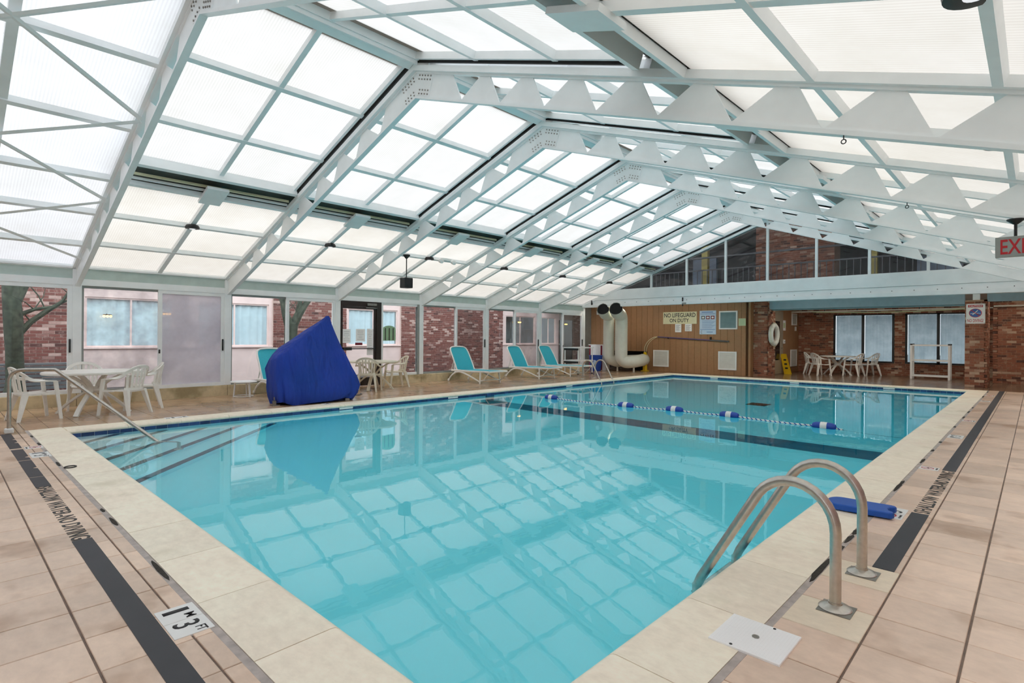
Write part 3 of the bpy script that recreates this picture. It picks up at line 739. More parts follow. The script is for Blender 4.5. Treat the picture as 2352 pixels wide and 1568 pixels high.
# ================================================================== far gable: beam and tinted windows
YG = FR[-1]
wg = thing('wall_gable', (0, 0, 0), 'white beam and tinted triangular gable glazing at far end', 'wall', kind='structure')
MB().box(-13.5, 1.0, YG - .07, YG + .12, 2.84, 3.19).build('beam_board', 'frame', wg)
MB().box(-13.5, 1.0, YG - .045, YG + .12, 2.668, 2.834).build('beam_board', 'frame', wg)
MB().box(-13.5, 1.0, YG - .11, YG + .12, 2.565, 2.663).build('beam_rail', 'frame', wg)
MB().box(-11.9, -.66, YG - .05, YG + .05, 3.192, 3.225).build('sill', 'frame', wg)
mb = MB()
for k in range(26): mb.lathe([(.011, -.008), (.011, .004), (.004, .006)], (-12.9 + .5 * k, YG - .064, 2.715), 8, axis='y')
tag(mb.build('screw_heads', 'ink', wg), kind='stuff')
MB().box(-9.06, -9.03, YG - .1, YG - .06, 2.5, 2.8).build('cable', 'ink', wg)
MB().box(-9.05, -8.9, YG - .13, YG - .09, 2.56, 2.62).build('splice_clip', 'frame_dark', wg)
MB().box(-12.95, -12.92, YG - .1, YG - .06, 2.6, 2.85).build('cable', 'ink', wg)
zt = lambda x: RZ - .43 - SL * abs(x - RX) + .02
mull = [-11.7, -10.31, -8.93, -7.55, -6.21, -4.8, -3.44, -2.1, -.86]
wgl = thing('window_9', (0, YG, 3.2), 'row of tinted gable windows under the far roof slope', 'window', kind='structure')
for x in mull[1:-1]: MB().box(x - .035, x + .035, YG - .05, YG + .04, 3.22, RZ - SL * abs(x - RX) - .05).build('mullion', 'frame', wgl)
def gtop(x): return RZ - SL * abs(x - RX) - .06
for a, b in zip(mull[:-1], mull[1:]):
    a2, b2 = a + .03, b - .03
    pts = [(a2, 3.22), (b2, 3.22), (b2, gtop(b2))] + ([(RX, gtop(RX))] if a2 < RX < b2 else []) + [(a2, gtop(a2))]
    MB().prism(pts, YG + .0, YG + .008, 'y').build('pane', 'glass_dim', wgl)
for sd in (-1, 1):
    m_ = slab(sd, 0.05, 5.75, .02, .1, YG + .01, YG + .1); m_.build('raking_bar', 'frame', wgl)
for q0, q1 in ((-13.45, -11.66), (-.90, .85)):
    MB().prism([(q0, 2.62), (q1, 2.62), (q1, gtop(q1) + .07), (q0, gtop(q0) + .07)], YG + .02, YG + .08, 'y').build('corner_infill', 'frame', wg)
# porch beyond the gable glass
pb = thing('brick_chimney', (-6.5, 22.2, 2.84), 'broad brick chimney mass seen behind the gable windows', 'chimney')
def brick_wall(name, parent, axis, plane, u0, u1, z0, z1, holes, mat, mortar, th=.1, facing=1, seed=1, rowh=.076, bl=.215, j=.011, join=True):
    """courses of separate bricks on a mortar bed; axis 'x': wall runs along x at y=plane, 'y': runs along y at x=plane; facing = sign of outward normal"""
    rd = random.Random(seed); m_ = MB(); nr = int((z1 - z0) / rowh)
    for r_ in range(nr):
        za, zb = z0 + r_ * rowh + j / 2, z0 + (r_ + 1) * rowh - j / 2
        u = u0 - (bl + j) * (.5 if r_ % 2 else 0)
        while u < u1:
            a, b = max(u, u0), min(u + bl, u1); u += bl + j
            segs = [(a, b)]
            for hu0, hu1, hz0, hz1 in holes:
                if zb > hz0 and za < hz1:
                    ns = []
                    for p, q in segs:
                        if q <= hu0 or p >= hu1: ns.append((p, q)); continue
                        if p < hu0: ns.append((p, hu0))
                        if q > hu1: ns.append((hu1, q))
                    segs = ns
            for p, q in segs:
                if q - p < .02: continue
                pr = .008 + rd.uniform(-.002, .003); t0, t1 = sorted((plane, plane + facing * pr)); tn = rd.random()
                if axis == 'x': m_.box(p, q, t0, t1, za, zb, 0, tn)
                else: m_.box(t0, t1, p, q, za, zb, 0, tn)
    bk = MB(); t0, t1 = sorted((plane, plane - facing * th))
    # mortar bed split around holes
    us = sorted(set([u0, u1] + [min(max(v, u0), u1) for h_ in holes for v in h_[:2]])); 
    for p, q in zip(us[:-1], us[1:]):
        zs = [(z0, z1)]
        for hu0, hu1, hz0, hz1 in holes:
            if hu0 < q - 1e-6 and hu1 > p + 1e-6:
                nz = []
                for e, f_ in zs:
                    if f_ <= hz0 or e >= hz1: nz.append((e, f_)); continue
                    if e < hz0: nz.append((e, hz0))
                    if f_ > hz1: nz.append((hz1, f_))
                zs = nz
        for e, f_ in zs:
            if axis == 'x': bk.box(p, q, t0, t1, e, f_)
            else: bk.box(t0, t1, p, q, e, f_)
    bk.build('mortar_bed', mortar, parent)
    o = m_.build(name, mat, parent); tag(o, kind='stuff'); return o
brick_wall('brickwork', pb, 'x', 22.0, -7.9, -5.2, 2.84, 6.2, [], 'brick_in', 'mortar_dark', .8, -1, 3)
rl = thing('porch_railing', (-9, 20.6, 3.0), 'dark metal porch railing seen through the gable windows', 'railing')
MB().box(-12, -1, 20.98, 21.02, 4.02, 4.07).build('rail', 'slate', rl); MB().box(-12, -1, 20.98, 21.02, 3.32, 3.36).build('rail', 'slate', rl)
bme = MB().box(-.012, .012, -.012, .012, 3.36, 4.02).mesh('baluster', M['slate'])
for k in range(56): inst(bme, 'baluster', rl, tuple(Vector((-11.8 + .2 * k, 21.0, 0)) - base(rl)))
MB().box(-12, -1, 20.95, 21.05, 4.5, 4.56).build('cross_rail', 'slate', rl)
for x, lb in ((-9.65, 'yellow timber porch post left of the brick chimney'), (-3.92, 'yellow timber porch post right of the brick chimney')):
    tag(MB().box(x - .12, x + .12, 21.3, 21.5, 2.8, 5.6).build('porch_post', 'yellowpost'), lb, 'post', 'yellow porch posts')
pr = thing('porch_building', (-6, 24, 2.8), 'shaded upper porch walls and eaves beyond the gable glass', 'building', kind='structure')
MB().box(-24, 6, 20.0, 27.5, 2.85, 2.88).build('porch_deck', 'slate', pr); MB().box(-24, 6, 26.6, 26.8, 2.88, 7).build('building_wall', 'slate', pr)
MB().prism([(19.2, 6.3), (27.6, 5.6), (27.6, 5.75), (19.2, 6.45)], -24, 6, 'x').build('porch_roof', 'slate', pr)
for a, b in ((-9.0, -8.05), (-12.6, -11.4), (-3.4, -2.0)): MB().box(a, b, 26.5, 26.61, 3.7, 5.3).build('pale_patch', 'bluewhite', pr)  # pale panels; the first stands in for the bright patch behind the porch

# ================================================================== back area under the beam
wb = thing('wall_back', (0, 0, 0), 'brown vertical plank siding wall behind the deep end', 'wall', kind='structure')
PW = .262; n = int(round((14.6 - 7.62) / PW)); PW = (14.6 - 7.62) / n
pme = {}
for k in range(n):
    x0 = -14.6 + PW * k; z0 = .80 if x0 + PW < -11.72 else .0
    if z0 not in pme: pme[z0] = MB().bevbox(.003, PW - .003, 0, .03, z0, 2.75, .004).mesh('plank', M['brown'])
    inst(pme[z0], 'plank', wb, (x0, YB, 0))
MB().box(-14.6, -7.62, YB + .03, YB + .06, .8, 2.75).build('plank_backing', 'gap_black', wb); MB().box(-11.74, -7.62, YB + .03, YB + .06, 0, .8).build('plank_backing', 'gap_black', wb)
MB().box(-14.6, -11.72, YB + 1.4, YB + 1.5, 0, .85).build('recess_back', 'opening_dark', wb); MB().box(-14.6, -11.74, YB + .06, YB + 1.4, .8, .86).build('recess_top', 'opening_dark', wb); MB().box(-11.74, -11.7, YB + .06, YB + 1.4, 0, .8).build('recess_side', 'opening_dark', wb)  # near-black faces paint in the darkness of the recess
sw = thing('wall_corner', (0, 0, 0), 'short pale grey wall piece beside the air ducts', 'wall', kind='structure')
MB().box(-14.7, -14.6, 19.85, YB, 0, 2.76).build('corner_panel', 'frame_dark', sw); MB().box(-14.66, -14.64, YG, 19.85, 0, 2.76).build('pane', 'glass', sw); MB().box(-14.64, XW - .08, YG - .03, YG - .01, 0, 2.76).build('pane', 'glass', sw)

so = thing('ceiling_back', (0, 0, 0), 'dim flat soffit over the shaded back alcove', 'ceiling', kind='structure')
MB().box(-14.7, 1.2, YG + .12, 25.6, 2.755, 2.83).build('soffit_board', 'soffit', so)
MB().box(-7.05, -1.54, 20.98, 21.2, 2.44, 2.755).build('lintel', 'lintel', so); MB().box(-1.04, 1.1, 20.98, 21.2, 2.5, 2.755).build('lintel', 'lintel', so)
MB().box(-7.05, -1.54, 21.2, 21.4, 2.4, 2.5).build('lintel_step', 'bluegrey', so)
# unseen fluorescent fittings added under the soffit to brighten the back area
for x, y, lb in ((-12.2, 18.64, 'added unseen light under the soffit above the air ducts'), (-9.4, 18.64, 'added unseen light under the soffit before the lifeguard sign'), (-5.5, 18.64, 'added unseen light under the soffit before the alcove table'), (-1.6, 18.64, 'added unseen light under the soffit before the pillar'),
                 (-5.4, 21.75, 'added unseen light inside the alcove above the table'), (-2.6, 21.75, 'added unseen light inside the alcove above the shelf'), (0.1, 21.75, 'added unseen light right of the pillar')):
    lf = thing('added_light', (x, y, 2.755), lb, 'light', 'added unseen lights under the soffit')
    MB().bevbox(x - .62, x + .62, y - .07, y + .07, 2.715, 2.754, .008).build('housing', 'white', lf); MB().bevbox(x - .6, x + .6, y - .055, y + .055, 2.685, 2.715, .01).build('diffuser', 'fill_emitter', lf)
# brick columns
def brick_column(x0, x1, y0, y1, z1, lab, seed):
    c = thing('brick_pillar', (x0, y0, 0), lab, 'column', kind='structure')
    brick_wall('brickwork', c, 'x', y0, x0, x1, 0, z1, [], 'brick_in', 'mortar_dark', .08, -1, seed)
    brick_wall('brickwork', c, 'y', x1, y0, y1, 0, z1, [], 'brick_in', 'mortar_dark', .08, 1, seed + 20)
    MB().box(x0, x1 - .08, y0 + .08, y1, 0, z1).build('column_core', 'mortar_dark', c); return c
brick_column(-7.62, -7.05, 20.85, 21.6, 2.75, 'narrow brick column carrying the white ring buoy', 1)
pil2 = brick_column(-1.53, -1.03, 20.95, 21.95, 2.55, 'freestanding brick pillar carrying the no diving sign', 2)
MB().box(-1.36, -1.2, 20.97, 21.15, 2.55, 2.755).build('pillar_cap', 'frame', pil2)
# alcove walls
wa = thing('wall_alcove', (0, 0, 0), 'brown brick back wall of the shaded alcove', 'wall', kind='structure')
H = [(-5.99, -3.93, .47, 2.36), (-3.59, -1.6, .47, 2.36)]
brick_wall('brickwork', wa, 'x', 25.3, -7.3, -.9, 0, 2.76, H, 'brick_in', 'mortar_dark', .1, -1, 11)
wr2 = thing('wall_pillar_side', (0, 0, 0), 'brown brick wall right of the no diving pillar', 'wall', kind='structure')
brick_wall('brickwork', wr2, 'x', 23.6, -1.02, 1.1, 0, 2.76, [], 'brick_in', 'mortar_dark', .1, -1, 12)
MB().box(-1.02, -.9, 23.6, 25.3, 0, 2.76).build('return_wall', 'brown', wr2)
MB().box(1.0, 1.1, YG, 23.6, 0, 2.76).build('return_wall', 'brown', wr2)
for i, (a, b, z0, z1) in enumerate(H):
    wn_ = thing('window_%d' % (10 + i), (a, 25.3, z0), ['dark framed alcove window with pale blind behind the white table', 'dark framed alcove window with pale blind behind the white shelf'][i], 'window', 'alcove windows', 'structure')
    mb = MB(); m = (a + b) / 2
    for x0, x1 in ((a, a + .07), (m - .045, m + .045), (b - .07, b)): mb.box(x0, x1, 25.27, 25.36, z0, z1)
    mb.box(a + .07, b - .07, 25.27, 25.36, z1 - .05, z1); mb.box(a + .07, b - .07, 25.27, 25.36, z0, z0 + .06); mb.build('window_frame', 'black', wn_)
    for p, q in ((a + .07, m - .045), (m + .045, b - .07)):
        MB().box(p, q, 25.32, 25.328, z0 + .06, z1 - .05).build('pane', 'glass', wn_)
        nv = 30; vs = []; mbb = MB()
        xs_ = [p + (q - p) * t_ / nv for t_ in range(nv + 1)]
        for z in (z0 + .06, z1 - .05):
            for t_, x in enumerate(xs_): vs.append((x, 25.40 + .012 * math.sin(t_ * 1.7), z))
        mbb.add(vs, [(t_, t_ + 1, t_ + nv + 2, t_ + nv + 1) for t_ in range(nv)]); mbb.build('blind', 'blind', wn_, True)
MB().box(-7.72, -7.55, YB + .0, 21.0, 0, 2.755).build('end_return', 'brown', wb)
wdr = thing('wall_door_side', (0, 0, 0), 'brown wall with service door beside the narrow brick column', 'wall', kind='structure')
MB().box(-7.4, -7.3, 21.6, 25.3, 0, 2.76).build('side_panel', 'brown', wdr)
d2 = thing('door_2', (-7.3, 21.85, 0), 'taupe service door with dark glass strip in the alcove', 'door', kind='structure')
MB().bevbox(-7.3, -7.265, 21.75, 23.2, 0, 2.45, .004).build('door_frame', 'door', d2)
MB().bevbox(-7.267, -7.25, 21.85, 23.1, .02, 2.32, .004).build('door_leaf', 'door', d2); MB().box(-7.252, -7.244, 22.25, 22.75, .55, 2.05).build('glass_strip', 'darkglass', d2)
MB().tube([(-7.25, 22.98, 1.0), (-7.2, 22.98, 1.0), (-7.2, 22.88, 1.0)], .012, 8).build('door_handle', 'steel', d2)

# ================================================================== courtyard building outside the left glass
bd = thing('courtyard_building', (-17, 8, 0), 'brick courtyard building with pink window bays outside the glass', 'building')
BX = -17.0
units = [(2.42, 7.24, [(2.62, 4.55), (5.15, 7.13)], 'curtain'), (9.72, 11.95, [(9.82, 11.83)], 'curtain'), (17.3, 22.4, [(17.55, 19.5), (20.0, 21.05)], 'dark')]
holes = [(a, b, 0, 2.75) for a, b, *_ in units]
brick_wall('brickwork', bd, 'y', BX, -7, 27, 0, 3.35, holes, 'brick_out', 'mortar', .15, 1, 31)
MB().box(BX - .3, BX + .02, -7, 27, 3.35, 7).build('stucco_wall', 'pink', bd)
MB().box(BX - .3, BX + .2, -7, 27, 3.3, 3.42).build('eave', 'pink', bd)
for a, b, wins, kind in units:
    x = BX - .06; us = [a] + [v for w_ in wins for v in w_] + [b]
    for p, q in zip(us[0::2], us[1::2]): MB().box(x - .1, x, p, q, 1.04, 2.3).build('pink_pier', 'pink', bd)
    MB().box(x - .1, x, a, b, 2.3, 2.75).build('pink_lintel', 'pink', bd); MB().box(x - .1, x, a, b, 0, 1.0).build('pink_panel', 'pink', bd)
    MB().box(x - .1, x + .05, a, b, 1.0, 1.04).build('pink_sill', 'pink', bd)
    for p, q in wins:
        wf = mkframe(MB(), p, q, 1.04, 2.3, x - .05, .04, .05).box(x - .07, x - .03, (p + q) / 2 - .02, (p + q) / 2 + .02, 1.08, 2.26).build('window_frame', 'pink', bd)
        MB().box(x - .055, x - .05, p + .04, q - .04, 1.08, 2.26).build('pane', 'glass', wf)
        if kind == 'curtain':
            nv = int((q - p) / .03); vs = []; r_ = random.Random(int(p * 10))
            ph = 0; ys_ = []
            for t_ in range(nv + 1):
                ph += r_.uniform(.5, 1.3); ys_.append((p + (q - p) * t_ / nv, x - .10 + .02 * math.sin(ph)))
            for z in (1.05, 2.28):
                for yy, xx in ys_: vs.append((xx, yy, z))
            MB().add(vs, [(t_, t_ + 1, t_ + nv + 2, t_ + nv + 1) for t_ in range(nv)]).build('curtain', 'curtain', wf, True)
            MB().box(x - .4, x - .3, p - .5, q + .5, .8, 2.6).build('room_back', 'slate', wf)
        else:
            MB().box(x - .6, x - .5, p - .9, q + .9, .6, 2.9).build('room_back', 'slate', wf)
MB().box(BX - .08, BX - .0, 21.3, 22.3, 0, 2.2).build('glazed_door', 'darkglass', bd)
# courtyard chandelier; the other three bulb sets stand in for lamp reflections
for (y, z, lb) in ((18.3, 2.02, 'warm glowing chandelier seen through glass behind the middle lounger'), (21.7, 2.0, 'warm bulbs standing in for a lamp reflection at the farthest glass panel'),
                   (3.05, 1.82, 'three warm bulbs standing in for a lamp reflection behind first table'), (4.36, 1.92, 'warm bulbs standing in for a lamp reflection beside the fogged pane')):
    lp = thing('warm_light', (BX + .07, y, z), lb, 'lamp', 'warm lamps in the courtyard windows')
    m_ = MB()
    for q in (-1, 0, 1): MB().lathe([(.012, -.03), (.03, -.01), (.03, .012), (.01, .03)], (BX + .07, y + .07 * q, z), 8).build('bulb', 'warm', lp, True)
    MB().tube([(BX + .07, y - .09, z + .04), (BX + .07, y + .09, z + .04)], .01, 6).build('lamp_arm', 'darkbrown', lp)
    MB().tube([(BX + .07, y, z + .04), (BX - .02, y, z + .06)], .01, 6).build('lamp_bracket', 'darkbrown', lp)
ob_ = thing('added_building', (5.2, 8, 0), 'unseen brick building added behind the viewer to cut sky light', 'building')  # unseen building added to hold back sky light from this side
MB().box(5.2, 5.5, -12, 30, 0, 7).build('wall_face', 'brick_plain', ob_); MB().box(4.9, 5.6, -12, 30, 7, 7.3).build('roof_edge', 'pink', ob_)
for k in range(8): MB().box(5.15, 5.22, -8 + 4.2 * k, -6 + 4.2 * k, 1.0, 2.4).build('window', 'darkglass', ob_)
# trees
def tree(x, y, lab, trunk, branches, seed):
    t_ = thing('courtyard_tree', (x, y, 0), lab, 'tree', 'bare courtyard trees')
    rd = random.Random(seed)
    MB().tube([(x + dx, y + dy, z) for dx, dy, z, r_ in trunk], [r_ for *_, r_ in trunk], 12).build('trunk', 'bark', t_, True)
    for br in branches:
        b_ = MB().tube([(x + dx, y + dy, z) for dx, dy, z, r_ in br], [r_ for *_, r_ in br], 8).build('branch', 'bark', t_, True)
        tw = MB(); e = br[-1]; m0 = br[len(br) // 2]
        for q in range(7):
            s_ = br[rd.randrange(1, len(br))]; p = Vector((x + s_[0], y + s_[1], s_[2])); d = Vector((rd.uniform(-.6, .4), rd.uniform(-.5, .6), rd.uniform(.2, .7)))
            tw.tube([p, p + d * .5 + Vector((0, .05, 0)), p + d], [.014, .009, .003], 5)
        tag(tw.build('twigs', 'bark', b_), kind='stuff')
tree(-15.2, 1.18, 'mossy tree trunk outside the glass left of first table', [(0, 0, -.02, .2), (0, .02, .4, .155), (0, 0, 1.0, .145), (.02, -.02, 1.6, .16), (0, -.05, 2.1, .15), (0, -.1, 3.2, .12)],
     [[(.02, .05, 1.35, .07), (0, .25, 1.62, .055), (0, .5, 1.85, .05), (0, .75, 2.05, .035), (.05, .9, 2.35, .02)], [(.02, .05, 1.75, .05), (0, .3, 1.88, .035), (0, .6, 1.95, .025), (0, .95, 2.15, .012)], [(0, 0, 2.0, .1), (0, .2, 2.5, .07), (0, .35, 3.1, .05)]], 3)
tree(-15.4, 7.05, 'forked mossy tree outside the glass behind the covered pool lift', [(0, 0, -.02, .22), (0, 0, .5, .19), (0, 0, 1.2, .17), (0, .02, 1.7, .18)],
     [[(0, -.03, 1.6, .14), (0, -.15, 2.0, .11), (0, -.25, 2.5, .09), (0, -.35, 3.2, .07)], [(0, .05, 1.6, .14), (0, .22, 1.95, .12), (0, .42, 2.25, .09), (0, .7, 2.6, .06), (0, .9, 3.1, .04)], [(0, .2, 1.95, .08), (0, .3, 2.5, .07), (0, .32, 3.1, .05)]], 4)
# low slatted bench outside
bn = thing('slatted_bench', (-16.3, 1.2, 0), 'dark slatted bench outside the glass nearest the handrail', 'bench')
for k in range(6): MB().box(-16.3, -16.25, .2, 2.3, .12 + .09 * k, .19 + .09 * k).build('slat', 'slate', bn)
for y in (.3, 2.2): MB().box(-16.36, -16.3, y - .03, y + .03, .02, .66).build('leg', 'slate', bn)
MB().box(-16.7, -16.25, .2, 2.3, .66, .7).build('bench_top', 'slate', bn)
# ================================================================== monobloc chair
def smooth_path(pts, n=6):
    """Catmull-Rom"""
    P_ = [Vector(p) for p in pts]; out = []
    for i in range(len(P_) - 1):
        a, b, c, d = P_[max(i - 1, 0)], P_[i], P_[i + 1], P_[min(i + 2, len(P_) - 1)]
        for k in range(n):
            t_ = k / n; out.append(.5 * ((2 * b) + (-a + c) * t_ + (2 * a - 5 * b + 4 * c - d) * t_ * t_ + (-a + 3 * b - 3 * c + d) * t_ ** 3))
    out.append(P_[-1]); return out
def make_chair(mat):
    root = thing('monobloc_chair', (0, 0, 0), 'x', 'chair')
    # seat: dished slab with rounded front
    nx, ny = 8, 8; vs = []; th = .022
    for sgn in (0, 1):
        for j in range(ny + 1):
            v = j / ny; y = -.2 + .42 * v; hw = .20 + .045 * math.sin(math.pi * min(v * .9 + .1, 1) * .5)
            for i in range(nx + 1):
                u = i / nx * 2 - 1; z = .425 - .014 * (1 - u * u) + (-.02 * max(0, (v - .8) / .2) ** 2) + .008 * v
                vs.append((u * hw, y, z - th * sgn))
    q = (nx + 1) * (ny + 1); fs = []
    for j in range(ny):
        for i in range(nx):
            a = j * (nx + 1) + i; fs += [(a, a + 1, a + nx + 2, a + nx + 1), (q + a + nx + 1, q + a + nx + 2, q + a + 1, q + a)]
    for i in range(nx):
        a = i; b = ny * (nx + 1) + i; fs += [(a + 1, a, q + a, q + a + 1), (b, b + 1, q + b + 1, q + b)]
    for j in range(ny):
        a = j * (nx + 1); b = a + nx; fs += [(a, a + nx + 1, q + a + nx + 1, q + a), (b + nx + 1, b, q + b, q + b + nx + 1)]
    MB().add(vs, fs).build('seat', mat, root, True)
    # arch rim that runs into the armrests
    half = [(-.275, .20, .615), (-.285, .08, .625), (-.285, -.05, .635), (-.272, -.14, .665), (-.235, -.215, .735), (-.16, -.268, .795), (-.08, -.288, .822)]
    pts = half + [(0, -.292, .828)] + [(-x, y, z) for x, y, z in reversed(half)]
    path = smooth_path(pts, 4); m = len(path)
    def side(i):
        p = path[i]; k = max(0, min(1, (.1 - p.y) / .3)); return Vector((0, 0, 1)) * k * .9 + Vector((1 if p.x < 0 else -1, .0, 0)) * (1 - k) + Vector((0, -.3 * k, 0))
    MB().band(path, lambda i: .05, .02, side).build('arm_rim', mat, root, True)
    # lower back rail and slats
    def back(a, z):                                          # point on the curved back shell
        k = (z - .42) / .40; r_ = .215 + .055 * k; return Vector((r_ * math.sin(a), -.03 - (r_ + .0) * math.cos(a) * .95 - .025 * k, z))
    low = [back(R(-62 + 124 * i / 12), .445) for i in range(13)]
    MB().band(low, .04, .018, lambda i: (0, 0, 1)).build('back_rail', mat, root, True)
    for i in range(7):
        a = R(-51 + 17 * i); zt_ = .80 - .10 * (abs(i - 3) / 3) ** 2 
        p_ = [back(a, .44 + (zt_ - .44) * t_ / 5) for t_ in range(6)]
        d = Vector((math.cos(a), math.sin(a), 0))
        MB().band(p_, .038, .012, lambda k_: d).build('slat', mat, root)
    # legs: tapered channels
    def leg(top, bot, w0, w1, name='leg'):
        t_, b_ = Vector(top), Vector(bot); m_ = MB(); out = 1 if top[0] > 0 else -1
        vs = []
        for p, w_ in ((t_, w0), (b_, w1)):
            vs += [p + Vector((out * .008, -w_ / 2, 0)), p + Vector((out * .008, w_ / 2, 0)), p + Vector((-out * w_ * .55, w_ / 2, 0)), p + Vector((-out * w_ * .55, -w_ / 2, 0))]
        m_.add(vs, [(0, 1, 2, 3), (7, 6, 5, 4)] + [(i, i + 4, (i + 1) % 4 + 4, (i + 1) % 4) for i in range(4)]); m_.build(name, mat, root)
    for s_ in (-1, 1):
        leg((s_ * .272, .195, .612), (s_ * .288, .265, 0), .055, .042)
        leg((s_ * .205, -.165, .43), (s_ * .262, -.27, 0), .085, .042)
        MB().prism([(.02, .40), (.2, .40), (.235, .44), (.02, .425)], s_ * .232, s_ * .268, 'x').build('side_rib', mat, root)
    return root
CHA = make_chair('resin'); CHC = make_chair('resin_aged'); used = set()
def chair(proto, x, y, deg, lab, grp):
    o = proto if proto not in used else copy_tree(proto); used.add(proto)
    o.location = (x, y, 0); o.rotation_euler.z = R(deg); o['label'] = lab; o['group'] = grp
    return o
G1, G2, G3 = 'white chairs at first table', 'cream chairs at table by exit door', 'white chairs at alcove table'
chair(CHA, -11.74, 1.15, 12, 'white plastic chair with its back behind the steel handrail post', G1)
chair(CHA, -11.47, 2.34, 128, 'white plastic chair with its back to the pool beside first table', G1)
chair(CHA, -12.2, 2.78, 170, 'white plastic chair at first table standing under the fogged pane', G1)
chair(CHA, -12.78, 1.98, -92, 'white plastic chair at first table with its back to the glass wall', G1)
chair(CHC, -12.02, 7.48, 46, 'cream plastic chair with its back to the pool beside the covered lift', G2)
chair(CHC, -12.55, 8.68, 165, 'cream plastic chair right of the table by the exit door', G2)
chair(CHC, -12.72, 7.02, 8, 'cream plastic chair half hidden behind the blue cover', G2)
chair(CHA, -5.95, 23.2, -42, 'white plastic chair left of the alcove table with back to viewer', G3)
chair(CHA, -4.98, 23.95, 78, 'white plastic chair right of the alcove table facing left', G3)
chair(CHA, -4.62, 24.75, 128, 'white plastic chair at the alcove table in front of the blind', G3)
chair(CHA, -6.4, 23.95, -85, 'white plastic chair at the alcove table mostly hidden against brick wall', G3)

# ================================================================== resin tables with crossed bow legs
def table(x, y, deg, rx_, ry_, mat, lab):
    t_ = thing('resin_table', (x, y, 0), lab, 'table', 'round resin tables', rz=R(deg))
    n = 40; prof = [(.985, .69), (1, .70), (1, .725), (.985, .735), (.9, .736), (.06, .733)]
    vs = [(r_ * rx_ * math.cos(2 * math.pi * k / n), r_ * ry_ * math.sin(2 * math.pi * k / n), z) for r_, z in prof for k in range(n)]
    fs = [(i * n + k, i * n + (k + 1) % n, (i + 1) * n + (k + 1) % n, (i + 1) * n + k) for i in range(len(prof) - 1) for k in range(n)] + [tuple(range(n - 1, -1, -1)), tuple(range((len(prof) - 1) * n, len(prof) * n))]
    MB().add(vs, fs).build('table_top', mat, t_, True, local=True)
    for k in range(4):
        a = R(45 + 90 * k); c, s_ = math.cos(a), math.sin(a)
        pr_ = [(.52, 0), (.40, .14), (.22, .30), (.09, .40), (.16, .52), (.30, .62), (.42, .69)]
        path = smooth_path([(c * r_ * (rx_ / .6) ** .5, s_ * r_ * (ry_ / .6) ** .5, z) for r_, z in pr_], 4)
        sd = Vector((-s_, c, 0))
        MB().band(path, .07, .035, lambda i: sd).build('leg', mat, t_, True, local=True)
    MB().lathe([(.06, .35), (.1, .39), (.1, .42), (.05, .46)], (0, 0, 0), 16).build('hub', mat, t_, True, local=True)
    return t_
table(-12.0, 1.98, 12, .62, .74, 'resin', 'white resin table nearest the steel handrail')
table(-12.4, 7.86, 0, .58, .62, 'resin_aged', 'cream resin table in front of the exit door')
table(-5.55, 24.05, 30, .6, .6, 'resin', 'white resin table in the shaded alcove')

